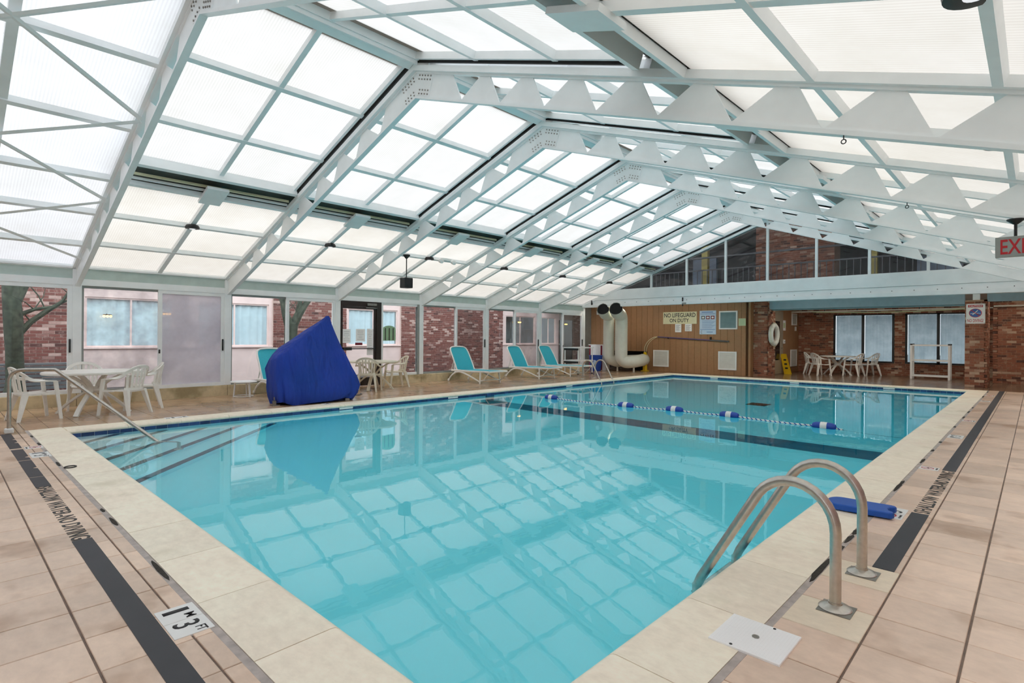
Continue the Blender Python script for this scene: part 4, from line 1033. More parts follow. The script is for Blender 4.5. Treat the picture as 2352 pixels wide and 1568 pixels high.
# ================================================================== sun loungers
def make_lounger():
    L = thing('sun_lounger', (0, 0, 0), 'x', 'lounger'); hw = .36
    # side rails and end rail
    for s_ in (-1, 1):
        MB().tube([(.12, s_ * hw, .335), (.4, s_ * hw, .345), (1.0, s_ * hw, .34), (1.62, s_ * hw, .36), (1.86, s_ * hw * .97, .36)], .024, 8, flat=(1.2, .9)).build('side_rail', 'resin', L, True)
        arch = smooth_path([(0, s_ * (hw + .03), .015), (.12, s_ * (hw + .02), .16), (.34, s_ * hw, .29), (.6, s_ * hw, .30), (.95, s_ * hw, .22), (1.47, s_ * (hw + .03), .07)], 4)
        MB().tube(arch, [.02 + .008 * math.sin(math.pi * i / (len(arch) - 1)) for i in range(len(arch))], 8).build('arch_leg', 'resin', L, True)
        MB().tube([(1.48, s_ * (hw + .0), .35), (1.5, s_ * (hw + .035), .0)], [.028, .02], 8).build('leg', 'resin', L, True)
        MB().tube([(1.86, s_ * hw * .97, .35), (1.62, s_ * hw * 1.0, .12), (1.5, s_ * (hw + .02), .08)], .014, 6).build('end_brace', 'resin', L, True)
        MB().lathe([(.035, -.018), (.04, 0), (.035, .018)], (.01, s_ * (hw + .035), .04), 14, axis='y').build('wheel', 'resin', L, True)
        MB().tube([(.14, s_ * (hw - .06), .62), (.02, s_ * (hw - .06), .33)], .012, 6).build('back_strut', 'resin', L, True)
    MB().tube([(1.5, -hw - .03, .09), (1.5, 0, .115), (1.5, hw + .03, .09)], .018, 8).build('cross_bar', 'resin', L, True)
    MB().tube([(1.86, -hw * .97, .36), (1.88, 0, .362), (1.86, hw * .97, .36)], .022, 8).build('end_rail', 'resin', L, True)
    MB().tube([(.12, -hw, .335), (.12, hw, .335)], .02, 8).build('cross_rail', 'resin', L, True)
    # backrest frame (rounded) and sling
    def bp(v, y): return (.36 - .36 * v - .07 * v * v, y, .35 + .70 * v)
    fr_ = [bp(0, -hw + .02), bp(.5, -hw + .02), bp(.86, -hw + .035), bp(.97, -hw + .1), bp(1, -hw + .2), bp(1.01, 0), bp(1, hw - .2), bp(.97, hw - .1), bp(.86, hw - .035), bp(.5, hw - .02), bp(0, hw - .02)]
    bk = MB().tube(smooth_path(fr_, 3), .021, 8).build('backrest_frame', 'resin', L, True)
    vs = []; nv, nu = 10, 6
    for sgn in (0, 1):
        for j in range(nv + 1):
            v = j / nv * .985
            ww = (hw - .03) * (1 - .28 * max(0, (v - .84) / .16) ** 2)
            for i in range(nu + 1):
                u = i / nu * 2 - 1; p = bp(v, u * ww); sag = .02 * (1 - u * u)
                vs.append((p[0] - sag - .008 * sgn, p[1], p[2]))
    q = (nu + 1) * (nv + 1); fs = []
    for j in range(nv):
        for i in range(nu):
            a = j * (nu + 1) + i; fs += [(a, a + 1, a + nu + 2, a + nu + 1), (q + a, q + a + nu + 1, q + a + nu + 2, q + a + 1)]
    MB().add(vs, fs).build('back_sling', 'aqua', L, True)
    vs = []
    for sgn in (0, 1):
        for j in range(nv + 1):
            x = .38 + 1.45 * j / nv
            for i in range(nu + 1):
                u = i / nu * 2 - 1; vs.append((x, u * (hw - .02), .362 + .012 * (j / nv) - .015 * (1 - u * u) - .008 * sgn))
    MB().add(vs, fs).build('seat_sling', 'aqua', L, True)
    return L
LG = make_lounger()
for i, (x, y, dg_, lb) in enumerate(((-13.13, 11.4, -3, 'turquoise sling lounger nearest the exit door, first of three in the row'), (-13.22, 14.02, 0, 'turquoise sling lounger in the middle of the row of three'),
                                  (-13.25, 15.72, 0, 'turquoise sling lounger farthest along the glass, beside the white cart'), (-13.32, 5.62, 0, 'turquoise sling lounger mostly hidden behind the blue cover'))):
    o = LG if i == 0 else copy_tree(LG)
    o.location = (x, y, 0); o.rotation_euler.z = R(dg_); o['label'] = lb; o['group'] = 'turquoise loungers along the glass wall'
# small round side table
t_ = thing('side_table', (-12.8, 4.8, 0), 'low round white side table left of the blue cover', 'table')
MB().lathe([(.25, .325), (.275, .33), (.275, .345), (.26, .352)], (-12.8, 4.8, 0), 28).build('table_top', 'white', t_, True)
for k in range(3):
    a = R(20 + 120 * k); MB().tube([(-12.8 + .17 * math.cos(a), 4.8 + .17 * math.sin(a), .33), (-12.8 + .2 * math.cos(a), 4.8 + .2 * math.sin(a), .0)], .017 if k else .024, 8).build('leg', 'white', t_, True)
MB().tube([(-12.8 + .2 * math.cos(R(a)), 4.8 + .2 * math.sin(R(a)), .02) for a in range(0, 360, 15)], .01, 6, closed=True).build('base_ring', 'white', t_, True)

# ================================================================== covered pool lift
lift = thing('covered_pool_lift', (-11.0, 5.5, 0), 'pool lift under a draped royal blue fabric cover', 'pool lift')
rings = [(.035, 4.70, 6.28, -11.31, -10.56), (.15, 4.66, 6.40, -11.35, -10.52), (.32, 4.64, 6.47, -11.37, -10.54), (.5, 4.64, 6.42, -11.36, -10.6), (.7, 4.65, 6.32, -11.5, -10.64), (.88, 4.65, 6.22, -11.29, -10.68), (1.0, 4.72, 6.17, -11.26, -10.72),
         (1.12, 4.86, 6.12, -11.31, -10.78), (1.3, 5.13, 6.05, -11.25, -10.84), (1.48, 5.40, 5.99, -11.24, -10.9), (1.64, 5.64, 5.93, -11.15, -10.95), (1.76, 5.80, 5.90, -11.09, -10.98), (1.80, 5.83, 5.88, -11.06, -11.0)]
n = 120; vs = []; rd = random.Random(4); phs = [rd.uniform(0, 6.28) for _ in range(6)]
for z, y0, y1, x0, x1 in rings:
    for k in range(n):
        a = 2 * math.pi * k / n; c, s_ = math.cos(a), math.sin(a)
        e = .42                                                   # superellipse: boxy footprint
        px = math.copysign(abs(c) ** e, c); py = math.copysign(abs(s_) ** e, s_)
        fold = (.045 * math.sin(5 * a + phs[0]) + .05 * math.sin(9 * a + phs[1] + 1.2 * z) + .035 * math.sin(16 * a + phs[2] - z)) * max(0, 1 - z / 1.6)
        fold += .012 * math.sin(3 * a + 4 * z)*max(0, 1 - z / 1.7)
        sag = .10 * max(0, .5 - abs(z - .75)) * (1 if px > 0 else .4) * (1 - abs(py)) 
        vs.append(((x0 + x1) / 2 + px * (x1 - x0) / 2 * (1 + fold) - sag, (y0 + y1) / 2 + py * (y1 - y0) / 2 * (1 + fold * .4), z + (.035 * math.sin(4 * a) if z < .1 else 0)))
m = len(rings); fs = [(i * n + k, i * n + (k + 1) % n, (i + 1) * n + (k + 1) % n, (i + 1) * n + k) for i in range(m - 1) for k in range(n)] + [tuple(range((m - 1) * n, m * n)), tuple(range(n - 1, -1, -1))]
MB().add(vs, fs).build('fabric_cover', 'cover', lift, True)
# sewn patch panel and hem seam
MB().tube(smooth_path([(-10.60, 5.98, .78), (-10.72, 6.13, .79), (-10.9, 6.25, .79)], 4), .004, 5).build('seam', 'cover', lift)
mb = MB(); mb.box(-10.82, -10.78, 4.60, 4.66, 0, .10); mb.box(-10.86, -10.74, 4.58, 4.72, 0, .02); mb.tube([(-10.8, 4.63, .1), (-10.8, 4.63, .17)], .01, 6); mb.build('foot_bracket', 'steel_dull', lift)
for y in (5.0, 6.1): MB().box(-11.4, -10.6, y - .05, y + .05, 0, .05).build('base_beam', 'steel_dull', lift)
tag(MB().tube(smooth_path([(-11.35, 6.35, .05), (-11.3, 6.6, .035), (-11.35, 6.8, .012), (-11.5, 6.98, .012), (-11.62, 7.02, .012)], 5), .012, 6).build('drain_hose', 'slate'), 'short dark hose on the tiles right of the blue cover', 'hose')

# ================================================================== ladders and handrail
def ladder(name, X, ys_, sgn, lab, r_=.028, plates=True, mat='steel', side_pad=True):
    """sgn -1: pool lies towards -x"""
    L = thing(name, (X, ys_[0], 0), lab, 'ladder', 'stainless pool ladders')
    for y in ys_:
        pts = [(X, y, -.02), (X, y, .2), (X, y, .385)]
        for a in range(12, 151, 12): pts.append((X + sgn * .215 - sgn * .215 * math.cos(R(a)), y, .385 + .235 * math.sin(R(a))))
        e = pts[-1]; dx, dz = .5, .866; q = (e[2] + .06) / dz
        pts += [(e[0] + sgn * dx * q * .5, y, e[2] - dz * q * .5), (e[0] + sgn * dx * q, y, e[2] - dz * q)]
        xe = pts[-1][0] + sgn * .025; pts += [(xe, y, -.12), (xe, y, -.5), (xe, y, -.95)]
        MB().tube(pts, r_, 14).build('rail', mat, L, True)
        MB().lathe([(.075, 0), (.078, .006), (.07, .014), (.045, .022), (.033, .026), (.033, .035)], (X, y, 0), 24).build('flange', mat, L, True)
        if plates: MB().box(X - .07, X + .085, y - .085, y + .07, .0, .004).build('anchor_plate', 'steel_dull', L)
    for z in (-.26, -.52, -.78): MB().bevbox(xe - .04, xe + .04, ys_[0], ys_[1], z - .012, z + .012, .008).build('tread', mat, L)
    return L
ladder('pool_ladder', -.75, (3.24, 3.84), -1, 'stainless steel ladder with arched handrails on the near coping')
ladder('pool_ladder', -10.78, (14.72, 15.42), 1, 'stainless steel ladder at the far side below the loungers', .024)
hr = thing('stair_handrail', (-10.31, .75, 0), 'steel handrail leaning down over the corner steps', 'handrail')
pt = lambda t_, z: (-10.31 + t_, .75 + t_, z)
MB().tube([pt(0, 0), pt(0, .3), pt(0, .74), pt(.012, .80), pt(.04, .845), pt(.09, .872), pt(.15, .88), pt(.44, .885), pt(.46, .87)] + [pt(.46 + .99 * k / 6, .87 - 1.0 * k / 6) for k in range(1, 7)] + [pt(1.5, -.15), pt(1.62, -.16), pt(1.64, -.2), pt(1.64, -.66)], .024, 12).build('rail', 'steel', hr, True)
MB().bevbox(-10.36, -10.26, .70, .80, 0, .07, .015).build('base_socket', 'white', hr)
MB().lathe([(.06, -.68), (.06, -.66), (.03, -.65)], pt(1.64, 0), 16).build('foot_flange', 'steel', hr, True)

# ================================================================== kickboard
kb = []; 
pts = [(0, -.13), (.34, -.13), (.365, -.12), (.375, -.095), (.365, -.07), (.335, -.045), (.325, 0), (.335, .045), (.365, .07), (.375, .095), (.365, .12), (.34, .13), (0, .13)] + [(-.13 * math.cos(R(a)) * .75, .13 * math.sin(R(a))) for a in range(75, -76, -15)]
bm = bmesh.new(); vsb = [bm.verts.new((x, y, 0)) for x, y in pts]; fb = bm.faces.new(vsb); ex = bmesh.ops.extrude_face_region(bm, geom=[fb])
for v in [g_ for g_ in ex['geom'] if isinstance(g_, bmesh.types.BMVert)]: v.co.z = .05
bmesh.ops.bevel(bm, geom=[e for e in bm.edges if abs(e.verts[0].co.z - e.verts[1].co.z) < .001], offset=.012, segments=3, profile=.5, affect='EDGES')
bmesh.ops.recalc_face_normals(bm, faces=bm.faces); me = bpy.data.meshes.new('kickboard'); bm.to_mesh(me); bm.free(); me.materials.append(M['kick'])
o = bpy.data.objects.new('kickboard', me); COL.objects.link(o); o.location = (-1.17, 5.2, .009); o.rotation_euler.z = R(4)
tag(o, 'bright blue foam kickboard lying across the coping', 'kickboard')
# skimmer lid
sk = thing('skimmer_lid', (-.94, 2.65, 0), 'square white skimmer lid set across coping and deck tiles', 'lid')
MB().bevbox(-1.1, -.785, 2.495, 2.8, -.01, .0095, .003).build('lid_plate', 'lid', sk)
mb = MB()
for i in range(22):
    for j in range(21):
        x, y = -1.085 + .0136 * i, 2.51 + .0136 * j; mb.add([(x, y, .0097), (x + .005, y + .003, .0108), (x + .010, y, .0097), (x + .005, y - .003, .0108)], [(0, 1, 2, 3)])
tag(mb.build('tread_pattern', 'lid', sk), kind='stuff')
MB().lathe([(.016, .008), (.016, .013), (.012, .0108)], (-.94, 2.65, 0), 16).build('lift_hole', 'steel_dull', sk)
for p in ((-1.0, 2.51), (-.9, 2.785)): MB().lathe([(.007, .008), (.007, .0112)], p + (0,), 10).build('screw', 'ink', sk)
o = MB().tube([(-7.28 + .05 * math.cos(R(a)), 1.005 + .05 * math.sin(R(a)), .006) for a in range(0, 360, 20)], .0055, 8, closed=True).build('rubber_ring', 'ink', None, True); tag(o, 'small black rubber ring lying on the near coping', 'ring')

# ================================================================== deck stripes, lettering, depth markers
o = MB().box(-4.68, .8, .656, .765, -.001, .0022).build('warning_stripe', 'stripe'); tag(o, 'long charcoal stripe on the tiles from lettering to the camera corner', 'stripe')
sp = thing('warning_stripe', (-8.4, .7, 0), 'worn charcoal stripe on the tiles between lettering and handrail', 'stripe')
rd = random.Random(9)
segs = [(-10.24, -8.90), (-8.80, -8.02), (-7.99, -7.03), (-7.005, -6.53)]
for a, b in segs:
    top = [(b, .765)]; x = b - .15
    while x > a + .2:
        if rd.random() < .4: top += [(x, .765), (x - .03, .735), (x - .06, .733), (x - .09, .765)]
        x -= .28
    MB().prism([(a, .656), (b, .656)] + top + [(a, .765)], -.001, .0022, 'z').build('stripe_piece', 'stripe', sp)
def deck_text(loc, rz, lab):
    t_ = thing('deck_lettering', loc, lab, 'lettering', 'shallow water deck lettering', rz=rz)
    o_ = text_mesh('SHALLOW WATER-NO DIVING', 1.84, .108, 'letters', 'ink', None, (0, 0, 0), (1, 0, 0), (0, 1, 0), 'LEFT', .0022, 1.05, True)
    for q in o_: q.parent = t_
    return t_
deck_text((-6.53, .657, 0), 0, 'black lettering SHALLOW WATER-NO DIVING beside the handrail end of pool')
t2 = deck_text((-.612, 5.50, 0), R(90), 'black lettering SHALLOW WATER-NO DIVING on tiles beside the kickboard'); t2.scale = (1.04, 1, 1)
o = MB().box(-.725, -.612, 3.99, 5.47, -.001, .0022).build('warning_stripe', 'stripe'); tag(o, 'charcoal stripe on the tiles between ladder and deck lettering', 'stripe')
o = MB().box(-.725, -.612, 7.45, 20.0, -.001, .0022).build('warning_stripe', 'stripe'); tag(o, 'charcoal stripe running to the no diving pillar', 'stripe')
def nodive(parent, c, ux, uy, r_):
    """red ring and slash over a small black diver"""
    ux, uy = Vector(ux), Vector(uy); c = Vector(c)
    pts = [c + ux * r_ * math.cos(R(a)) + uy * r_ * math.sin(R(a)) for a in range(0, 360, 15)]
    MB().tube(pts, r_ * .1, 6, closed=True).build('red_ring', 'red', parent)
    MB().tube([c - ux * r_ * .7 + uy * r_ * .7, c + ux * r_ * .7 - uy * r_ * .7], r_ * .09, 6).build('red_slash', 'red', parent)
    MB().tube([c - ux * r_ * .4 - uy * r_ * .3, c + ux * r_ * .1 + uy * r_ * .05, c + ux * r_ * .5 - uy * r_ * .1], r_ * .08, 6).build('diver_mark', 'ink', parent)
def marker(x, y, rz, parts, lab, n_=2):
    """depth marker: n tiles .17 wide side by side along reading direction; parts: list per tile"""
    t_ = thing('depth_marker', (x, y, 0), lab, 'depth marker', 'white depth marker tiles', rz=rz)
    for i, pz in enumerate(parts):
        tl = MB().bevbox(.173 * i, .173 * i + .17, 0, .172, -.008, .003, .0015).build('marker_tile', 'white', t_, local=True)
        ox = .173 * i
        if pz == 'nd':
            ux, uy = (1, 0, 0), (0, 1, 0)
            c = Vector((ox + .085, .10, .003)); r_ = .052
            for nm, mt, pa in (('red_ring', 'red', [c + Vector((r_ * math.cos(R(a)), r_ * math.sin(R(a)), 0)) for a in range(0, 361, 15)]), ('red_slash', 'red', [c + Vector((-.036, .036, 0)), c + Vector((.036, -.036, 0))]), ('diver_mark', 'ink', [c + Vector((-.025, -.015, 0)), c + Vector((.005, .005, 0)), c + Vector((.03, -.005, 0))])):
                MB().tube(pa, .006, 6, flat=(.3, 1)).build(nm, mt, tl, local=True)
            o_ = text_mesh('NO DIVING', .1, .016, 'caption', 'ink', None, (ox + .085, .02, .003), (1, 0, 0), (0, 1, 0), 'CENTER', .001); o_.parent = tl
        else:
            big, small = pz
            wbig = .035 * (1 if big == '1' else 1.6) * (1 if len(big) == 1 else 1.7)
            o_ = text_mesh(big, wbig, .115, 'numeral', 'ink', None, (ox + .055, .082, .003), (1, 0, 0), (0, 1, 0), 'CENTER', .001); o_.parent = tl
            if small: o_ = text_mesh(small, .05, .045, 'unit', 'ink', None, (ox + .135, .125, .003), (1, 0, 0), (0, 1, 0), 'CENTER', .001); o_.parent = tl
    return t_
marker(-3.185, .772, 0, [('1', 'M'), ('3', 'FT')], 'white depth marker tiles reading 1 M 3 FT at the near coping')
marker(-8.44, .782, 0, [('1', 'M'), ('3', 'FT')], 'white depth marker tiles reading 3 FT near the handrail')
marker(-8.93, .782, 0, ['nd'], 'white no diving tile nearest the handrail')
marker(-.75, 5.17, R(90), ['nd', ('5', 'FT')], 'white depth marker tiles reading 5 beside the kickboard')
marker(-.75, 7.37, R(90), ['nd'], 'white no diving tile beside the end of the deck lettering')
marker(-.75, 9.98, R(90), [('1', 'M'), ('5', 'FT')], 'white depth marker tiles midway along the dark stripe')
marker(-.75, 12.2, R(90), ['nd'], 'single white marker tile beyond the paired markers along the stripe')
marker(-.75, 16.4, R(90), [('8', 'FT')], 'white depth marker tile near the pillar end of stripe')
marker(-.75, 18.1, R(90), ['nd'], 'white marker tile closest to the no diving pillar')
marker(-10.47, 3.0, R(-90), [('3', 'FT'), ('1', 'M')], 'white depth marker tiles on the far deck below first table')
marker(-10.47, 5.6, R(-90), [('3', 'FT')], 'white depth marker tile in front of the blue cover')

# ================================================================== lane rope
rp = thing('lane_rope', (-5.5, 10.35, WZ), 'blue and white lane rope with five floats across the pool', 'rope')
fx = [(-8.43, 10.26), (-6.38, 10.28), (-5.33, 10.42), (-4.22, 10.44), (-2.57, 10.30)]
pathr = [(x, y, WZ + .012 - (.02 if i % 2 else 0)) for i, (x, y) in enumerate(fx)]
pp = [(-8.6, 10.25, WZ + .01)]
for (a, b) in zip(fx[:-1], fx[1:]):
    pp += [(a[0], a[1], WZ + .02), ((a[0] + b[0]) / 2, (a[1] + b[1]) / 2, WZ + .006)]
pp += [(fx[-1][0], fx[-1][1], WZ + .02), (-2.3, 10.3, WZ - .0)]
pp = smooth_path(pp, 14)
for strand, mt in ((0, 'white'), (1, 'white'), (2, 'blue')):
    hel = []; acc = 0
    for i in range(len(pp) * 4 - 3):
        k, fr_ = divmod(i, 4); a = pp[k]; b = pp[min(k + 1, len(pp) - 1)]; p = a.lerp(b, fr_ / 4)
        if i: acc += (p - hl).length
        hl = p; th_ = acc / .085 * 2 * math.pi + strand * 2.09; hel.append(p + Vector((0, math.cos(th_), math.sin(th_))) * .010)
    MB().tube(hel, .0105, 5).build('rope_strand', mt, rp, True)
MB().tube(smooth_path([(-2.3, 10.3, WZ), (-2.0, 10.25, WZ - .06), (-1.7, 10.2, WZ - .05), (XR, 10.15, WZ - .02)], 5), .008, 6).build('tail_line', 'slate', rp, True)
for x, y in fx:
    f_ = MB().lathe([(.02, -.185), (.05, -.17), (.068, -.13), (.074, -.06), (.074, .06), (.068, .13), (.05, .17), (.02, .185)], (x, y, WZ + .025), 20, axis='x').build('float', 'bluebin', rp, True)
    MB().lathe([(.0745, -.05), (.077, -.045), (.077, .045), (.0745, .05)], (x, y, WZ + .025), 20, axis='x').build('white_band', 'white', f_, True)
# ================================================================== air ducts
def duct(x, y, rr, low, lab):
    d = thing('air_duct', (x, y, 0), lab, 'duct', 'ivory air ducts')
    # mouth towards the pool closed by a disc painted as its inner shade, ribbed riser, elbow into the wall recess
    f = Vector((.335, -.94, 0)).normalized()
    prof = []
    zs = .74
    while zs < 2.0:
        prof += [(rr, zs), (rr * 1.015, zs + .03), (rr, zs + .06)]; zs += .075
    MB().lathe(prof + [(rr, 2.06)], (x, y, 0), 28).build('ribbed_riser', 'duct', d, True)
    B = Vector((x, y, 0)); Z = Vector((0, 0, 1))
    top = [B + Z * 2.04, B + Z * 2.12, B + Z * 2.21 + f * .06, B + Z * 2.27 + f * .18, B + Z * 2.295 + f * .35, B + Z * 2.30 + f * .62, B + Z * 2.36 + f * .8, B + Z * 2.45 + f * .92]
    e_ = MB().tube(top, rr, 24, caps=False).build('elbow', 'duct', d, True)
    c = top[-1]; g_ = (Vector((0.35, -.85, .12))).normalized()
    MB().tube([c - g_ * .14, c - g_ * .05, c + g_ * .03], [rr, rr * 1.08, rr * 1.08], 24, caps=False).build('collar', 'duct', e_, True)
    MB().tube([c - g_ * .0, c + g_ * .012], rr * 1.0, 24).build('mouth_shade', 'opening_dark', e_, True)
    MB().tube(smooth_path([B + Z * .78, B + Z * .62] + [Vector(q) for q in low], 4), rr, 24).build('elbow', 'duct', d, True)
    return d
d1 = duct(-12.62, 19.0, .225, [(-12.58, 19.06, .50), (-12.45, 19.3, .40), (-12.4, 19.7, .40), (-12.4, 20.3, .42), (-12.4, 20.9, .42)], 'ivory ribbed air duct on the left of the pair')
d2_ = duct(-12.03, 19.0, .245, [(-12.0, 19.03, .50), (-11.88, 19.12, .40), (-11.7, 19.3, .41), (-11.6, 19.55, .44), (-11.62, 19.9, .46), (-11.8, 20.3, .46), (-12.0, 20.9, .44)], 'ivory ribbed air duct on the right, elbow reaching toward the yellow cone')
for d_, xx, yy in ((d2_, -11.66, 19.35), (d1, -12.42, 19.35)): MB().box(xx - .03, xx + .03, yy - .02, yy + .02, 0, .35).build('support_leg', 'duct', d_)

# ================================================================== signs and fittings on the brown wall
YS = YB - .001
def board(name, x0, x1, z0, z1, mat, lab, cat='sign', th=.015, grp=None):
    t_ = thing(name, (x0, YS, z0), lab, cat, grp); MB().box(x0, x1, YS - th, YS, z0, z1).build('board', mat, t_); return t_
def wtext(t_, s, w_, h_, x, z, mat='ink', y=None, nm='lettering'):
    return text_mesh(s, w_, h_, nm, mat, t_, (x, (YS - .0155) if y is None else y, z), (1, 0, 0), (0, 0, 1), 'CENTER', .001, split=True)
t_ = board('lifeguard_sign', -11.03, -9.6, 1.93, 2.41, 'cream', 'cream sign reading NO LIFEGUARD ON DUTY on the brown wall')
wtext(t_, 'NO LIFEGUARD', 1.33, .17, -10.315, 2.28); wtext(t_, 'ON DUTY', .82, .15, -10.33, 2.07)
for x0, x1, z0, z1, lb in ((-10.5, -10.24, 1.6, 1.928, 'white paper hanging under the lifeguard sign, left one'), (-10.08, -9.8, 1.64, 1.928, 'white paper hanging under the lifeguard sign, right one')):
    t_ = board('paper_notice', x0, x1, z0, z1, 'paper', lb, 'notice', .02, 'papers under the lifeguard sign'); m_ = MB()
    for i in range(8): m_.box(x0 + .04, x1 - .04 - .03 * (i % 3), YS - .0205, YS - .02, z1 - .06 - .03 * i, z1 - .05 - .03 * i)
    tag(m_.build('printed_lines', 'slate', t_), kind='stuff')
t_ = board('pool_rules_board', -9.48, -8.83, 1.52, 2.43, 'bluewhite', 'light blue pool rules board with three maroon pictograms')
for i in range(3):
    b_ = MB().box(-9.41 + .19 * i, -9.27 + .19 * i, YS - .017, YS - .015, 2.1, 2.23).build('pictogram', 'maroon' if i else 'slate', t_)
    MB().lathe([(.045, -.003), (.045, 0)], (-9.34 + .19 * i, YS - .017, 2.165), 14, axis='y', sx=1, sy=.8).build('pictogram_mark', 'paper', b_)
for z0, z1 in ((2.30, 2.315), (1.70, 1.715)): MB().box(-9.45, -8.86, YS - .0165, YS - .015, z0, z1).build('rule_line', 'blue', t_)
mb = MB()
for i in range(9): mb.box(-9.38, -9.0 + .05 * ((i * 3) % 4), YS - .0165, YS - .015, 2.04 - .035 * i, 2.048 - .035 * i)
mb.box(-9.4, -8.95, YS - .0165, YS - .015, 2.36, 2.385); mb.box(-9.2, -8.95, YS - .0165, YS - .015, 1.6, 1.62)
tag(mb.build('printed_lines', 'blue', t_), kind='stuff')
wtext(t_, 'C', .05, .11, -9.4, 1.61)
def louvre(name, x0, x1, z0, z1, mat, lab, n_, slat='vent', axis='x', plane=None, facing=-1, grp='wall vents'):
    t_ = thing(name, (x0 if axis == 'x' else plane, YS if axis == 'x' else x0, z0), lab, 'vent', grp)
    def bx(a, b, c, d, p0, p1):
        if axis == 'x': return MB().box(a, b, YS - p1, YS - p0, c, d)
        return MB().box(plane + p0, plane + p1, a, b, c, d)
    w_ = min(.05, (x1 - x0) * .12)
    fr_ = bx(x0, x1, z0, z0 + w_, 0, .035); 
    for q in (bx(x0, x1, z1 - w_, z1, 0, .035), bx(x0, x0 + w_, z0 + w_, z1 - w_, 0, .035), bx(x1 - w_, x1, z0 + w_, z1 - w_, 0, .035)): fr_.add(q.v, q.f)
    fr_.build('vent_frame', 'white', t_); bx(x0 + w_, x1 - w_, z0 + w_, z1 - w_, 0, .006).build('backing', 'slate' if slat == 'vent' else mat, t_)
    H_ = (z1 - z0 - 2 * w_) / n_
    for i in range(n_):
        a = z0 + w_ + H_ * i
        if axis == 'x': m_ = MB().prism([(YS - .028, a), (YS - .024, a + H_ * .1), (YS - .008, a + H_ * .92), (YS - .012, a + H_ * .92)], x0 + w_, x1 - w_, 'x')
        else: m_ = MB().prism([(plane + .028, a), (plane + .024, a + H_ * .1), (plane + .008, a + H_ * .92), (plane + .012, a + H_ * .92)], x0 + w_, x1 - w_, 'y')
        m_.build('slat', mat, t_)
louvre('wall_vent', -8.71, -8.02, 1.71, 2.4, 'bluegrey', 'square vent with blue grey slats right of the rules board', 16, 'bg')
louvre('wall_vent', -11.46, -10.77, .2, .87, 'vent', 'low white louvred vent beside the yellow cone', 16)
louvre('wall_vent', -8.73, -8.04, .19, .88, 'vent', 'low white louvred vent near the brick column', 14)
t_ = board('small_notice', -7.98, -7.72, 1.84, 2.11, 'palegreen', 'small pale green notice beside the square vent'); m_ = MB()
for i in range(4): m_.box(-7.93, -7.78, YS - .0165, YS - .015, 2.05 - .05 * i, 2.06 - .05 * i)
tag(m_.build('printed_lines', 'sage', t_), kind='stuff')
ph = thing('rescue_pole', (-10.4, YS, 1.3), 'violet rescue pole with rope loop hung on the brown wall', 'pole')
MB().tube([(-11.25, YS - .05, 1.41), (-9.0, YS - .05, 1.295)], .022, 8).build('pole_tube', 'purple', ph, True); MB().tube([(-9.05, YS - .05, 1.297), (-8.32, YS - .05, 1.26)], .028, 8).build('pole_sleeve', 'slate', ph, True)
MB().box(-9.05, -9.0, YS - .07, YS, 1.27, 1.42).build('hook', 'ink', ph); MB().box(-10.8, -10.77, YS - .07, YS, 1.34, 1.40).build('hook', 'ink', ph)
MB().tube(smooth_path([(-11.25, YS - .05, 1.41), (-11.45, YS - .06, 1.38), (-11.7, YS - .07, 1.2), (-11.83, YS - .08, .95), (-11.82, YS - .09, .75), (-11.76, YS - .1, .7)], 5), .012, 6).build('rope_loop', 'cream', ph, True)
MB().tube(smooth_path([(-11.3, YS - .05, 1.40), (-11.55, YS - .06, 1.25), (-11.72, YS - .07, 1.0), (-11.76, YS - .08, .75)], 5), .01, 6).build('rope_loop', 'cream', ph, True)
cn = thing('floor_cone', (-11.68, 20.2, 0), 'tall slim yellow safety cone under the rope loop', 'cone')
MB().lathe([(.115, 0), (.115, .04), (.1, .05), (.095, .3), (.07, .76), (.05, .78)], (-11.68, 20.25, 0), 6).build('cone_body', 'yellow', cn); MB().bevbox(-11.81, -11.55, 20.12, 20.38, 0, .03, .01).build('cone_base', 'yellow', cn)
# ring buoy on the brick column
rb = thing('ring_buoy', (-7.0, 21.1, 1.52), 'white ring buoy hanging on the narrow brick column', 'ring buoy')
cx_, cy_, cz_ = -6.95, 21.2, 1.52
MB().tube([(cx_, cy_ + .34 * math.cos(R(a)), cz_ + .34 * math.sin(R(a))) for a in range(0, 360, 15)], .085, 12, closed=True, flat=(1, 1)).build('buoy_ring', 'ring', rb, True)
for a in (45, 135, 225, 315):
    c_ = Vector((cx_, cy_ + .34 * math.cos(R(a)), cz_ + .34 * math.sin(R(a)))); tn = Vector((0, -math.sin(R(a)), math.cos(R(a))))
    MB().tube([c_ - tn * .035, c_ + tn * .035], .089, 12).build('ring_strap', 'vent', rb, True)
MB().tube([(cx_ + .02, cy_ + .44 * math.cos(R(a)), cz_ + .44 * math.sin(R(a))) for a in range(0, 361, 20)], .009, 6).build('grab_line', 'cream', rb, True)
MB().tube([(cx_, cy_, cz_ + .42), (-7.04, cy_, cz_ + .6)], .008, 6).build('hanger', 'cream', rb)
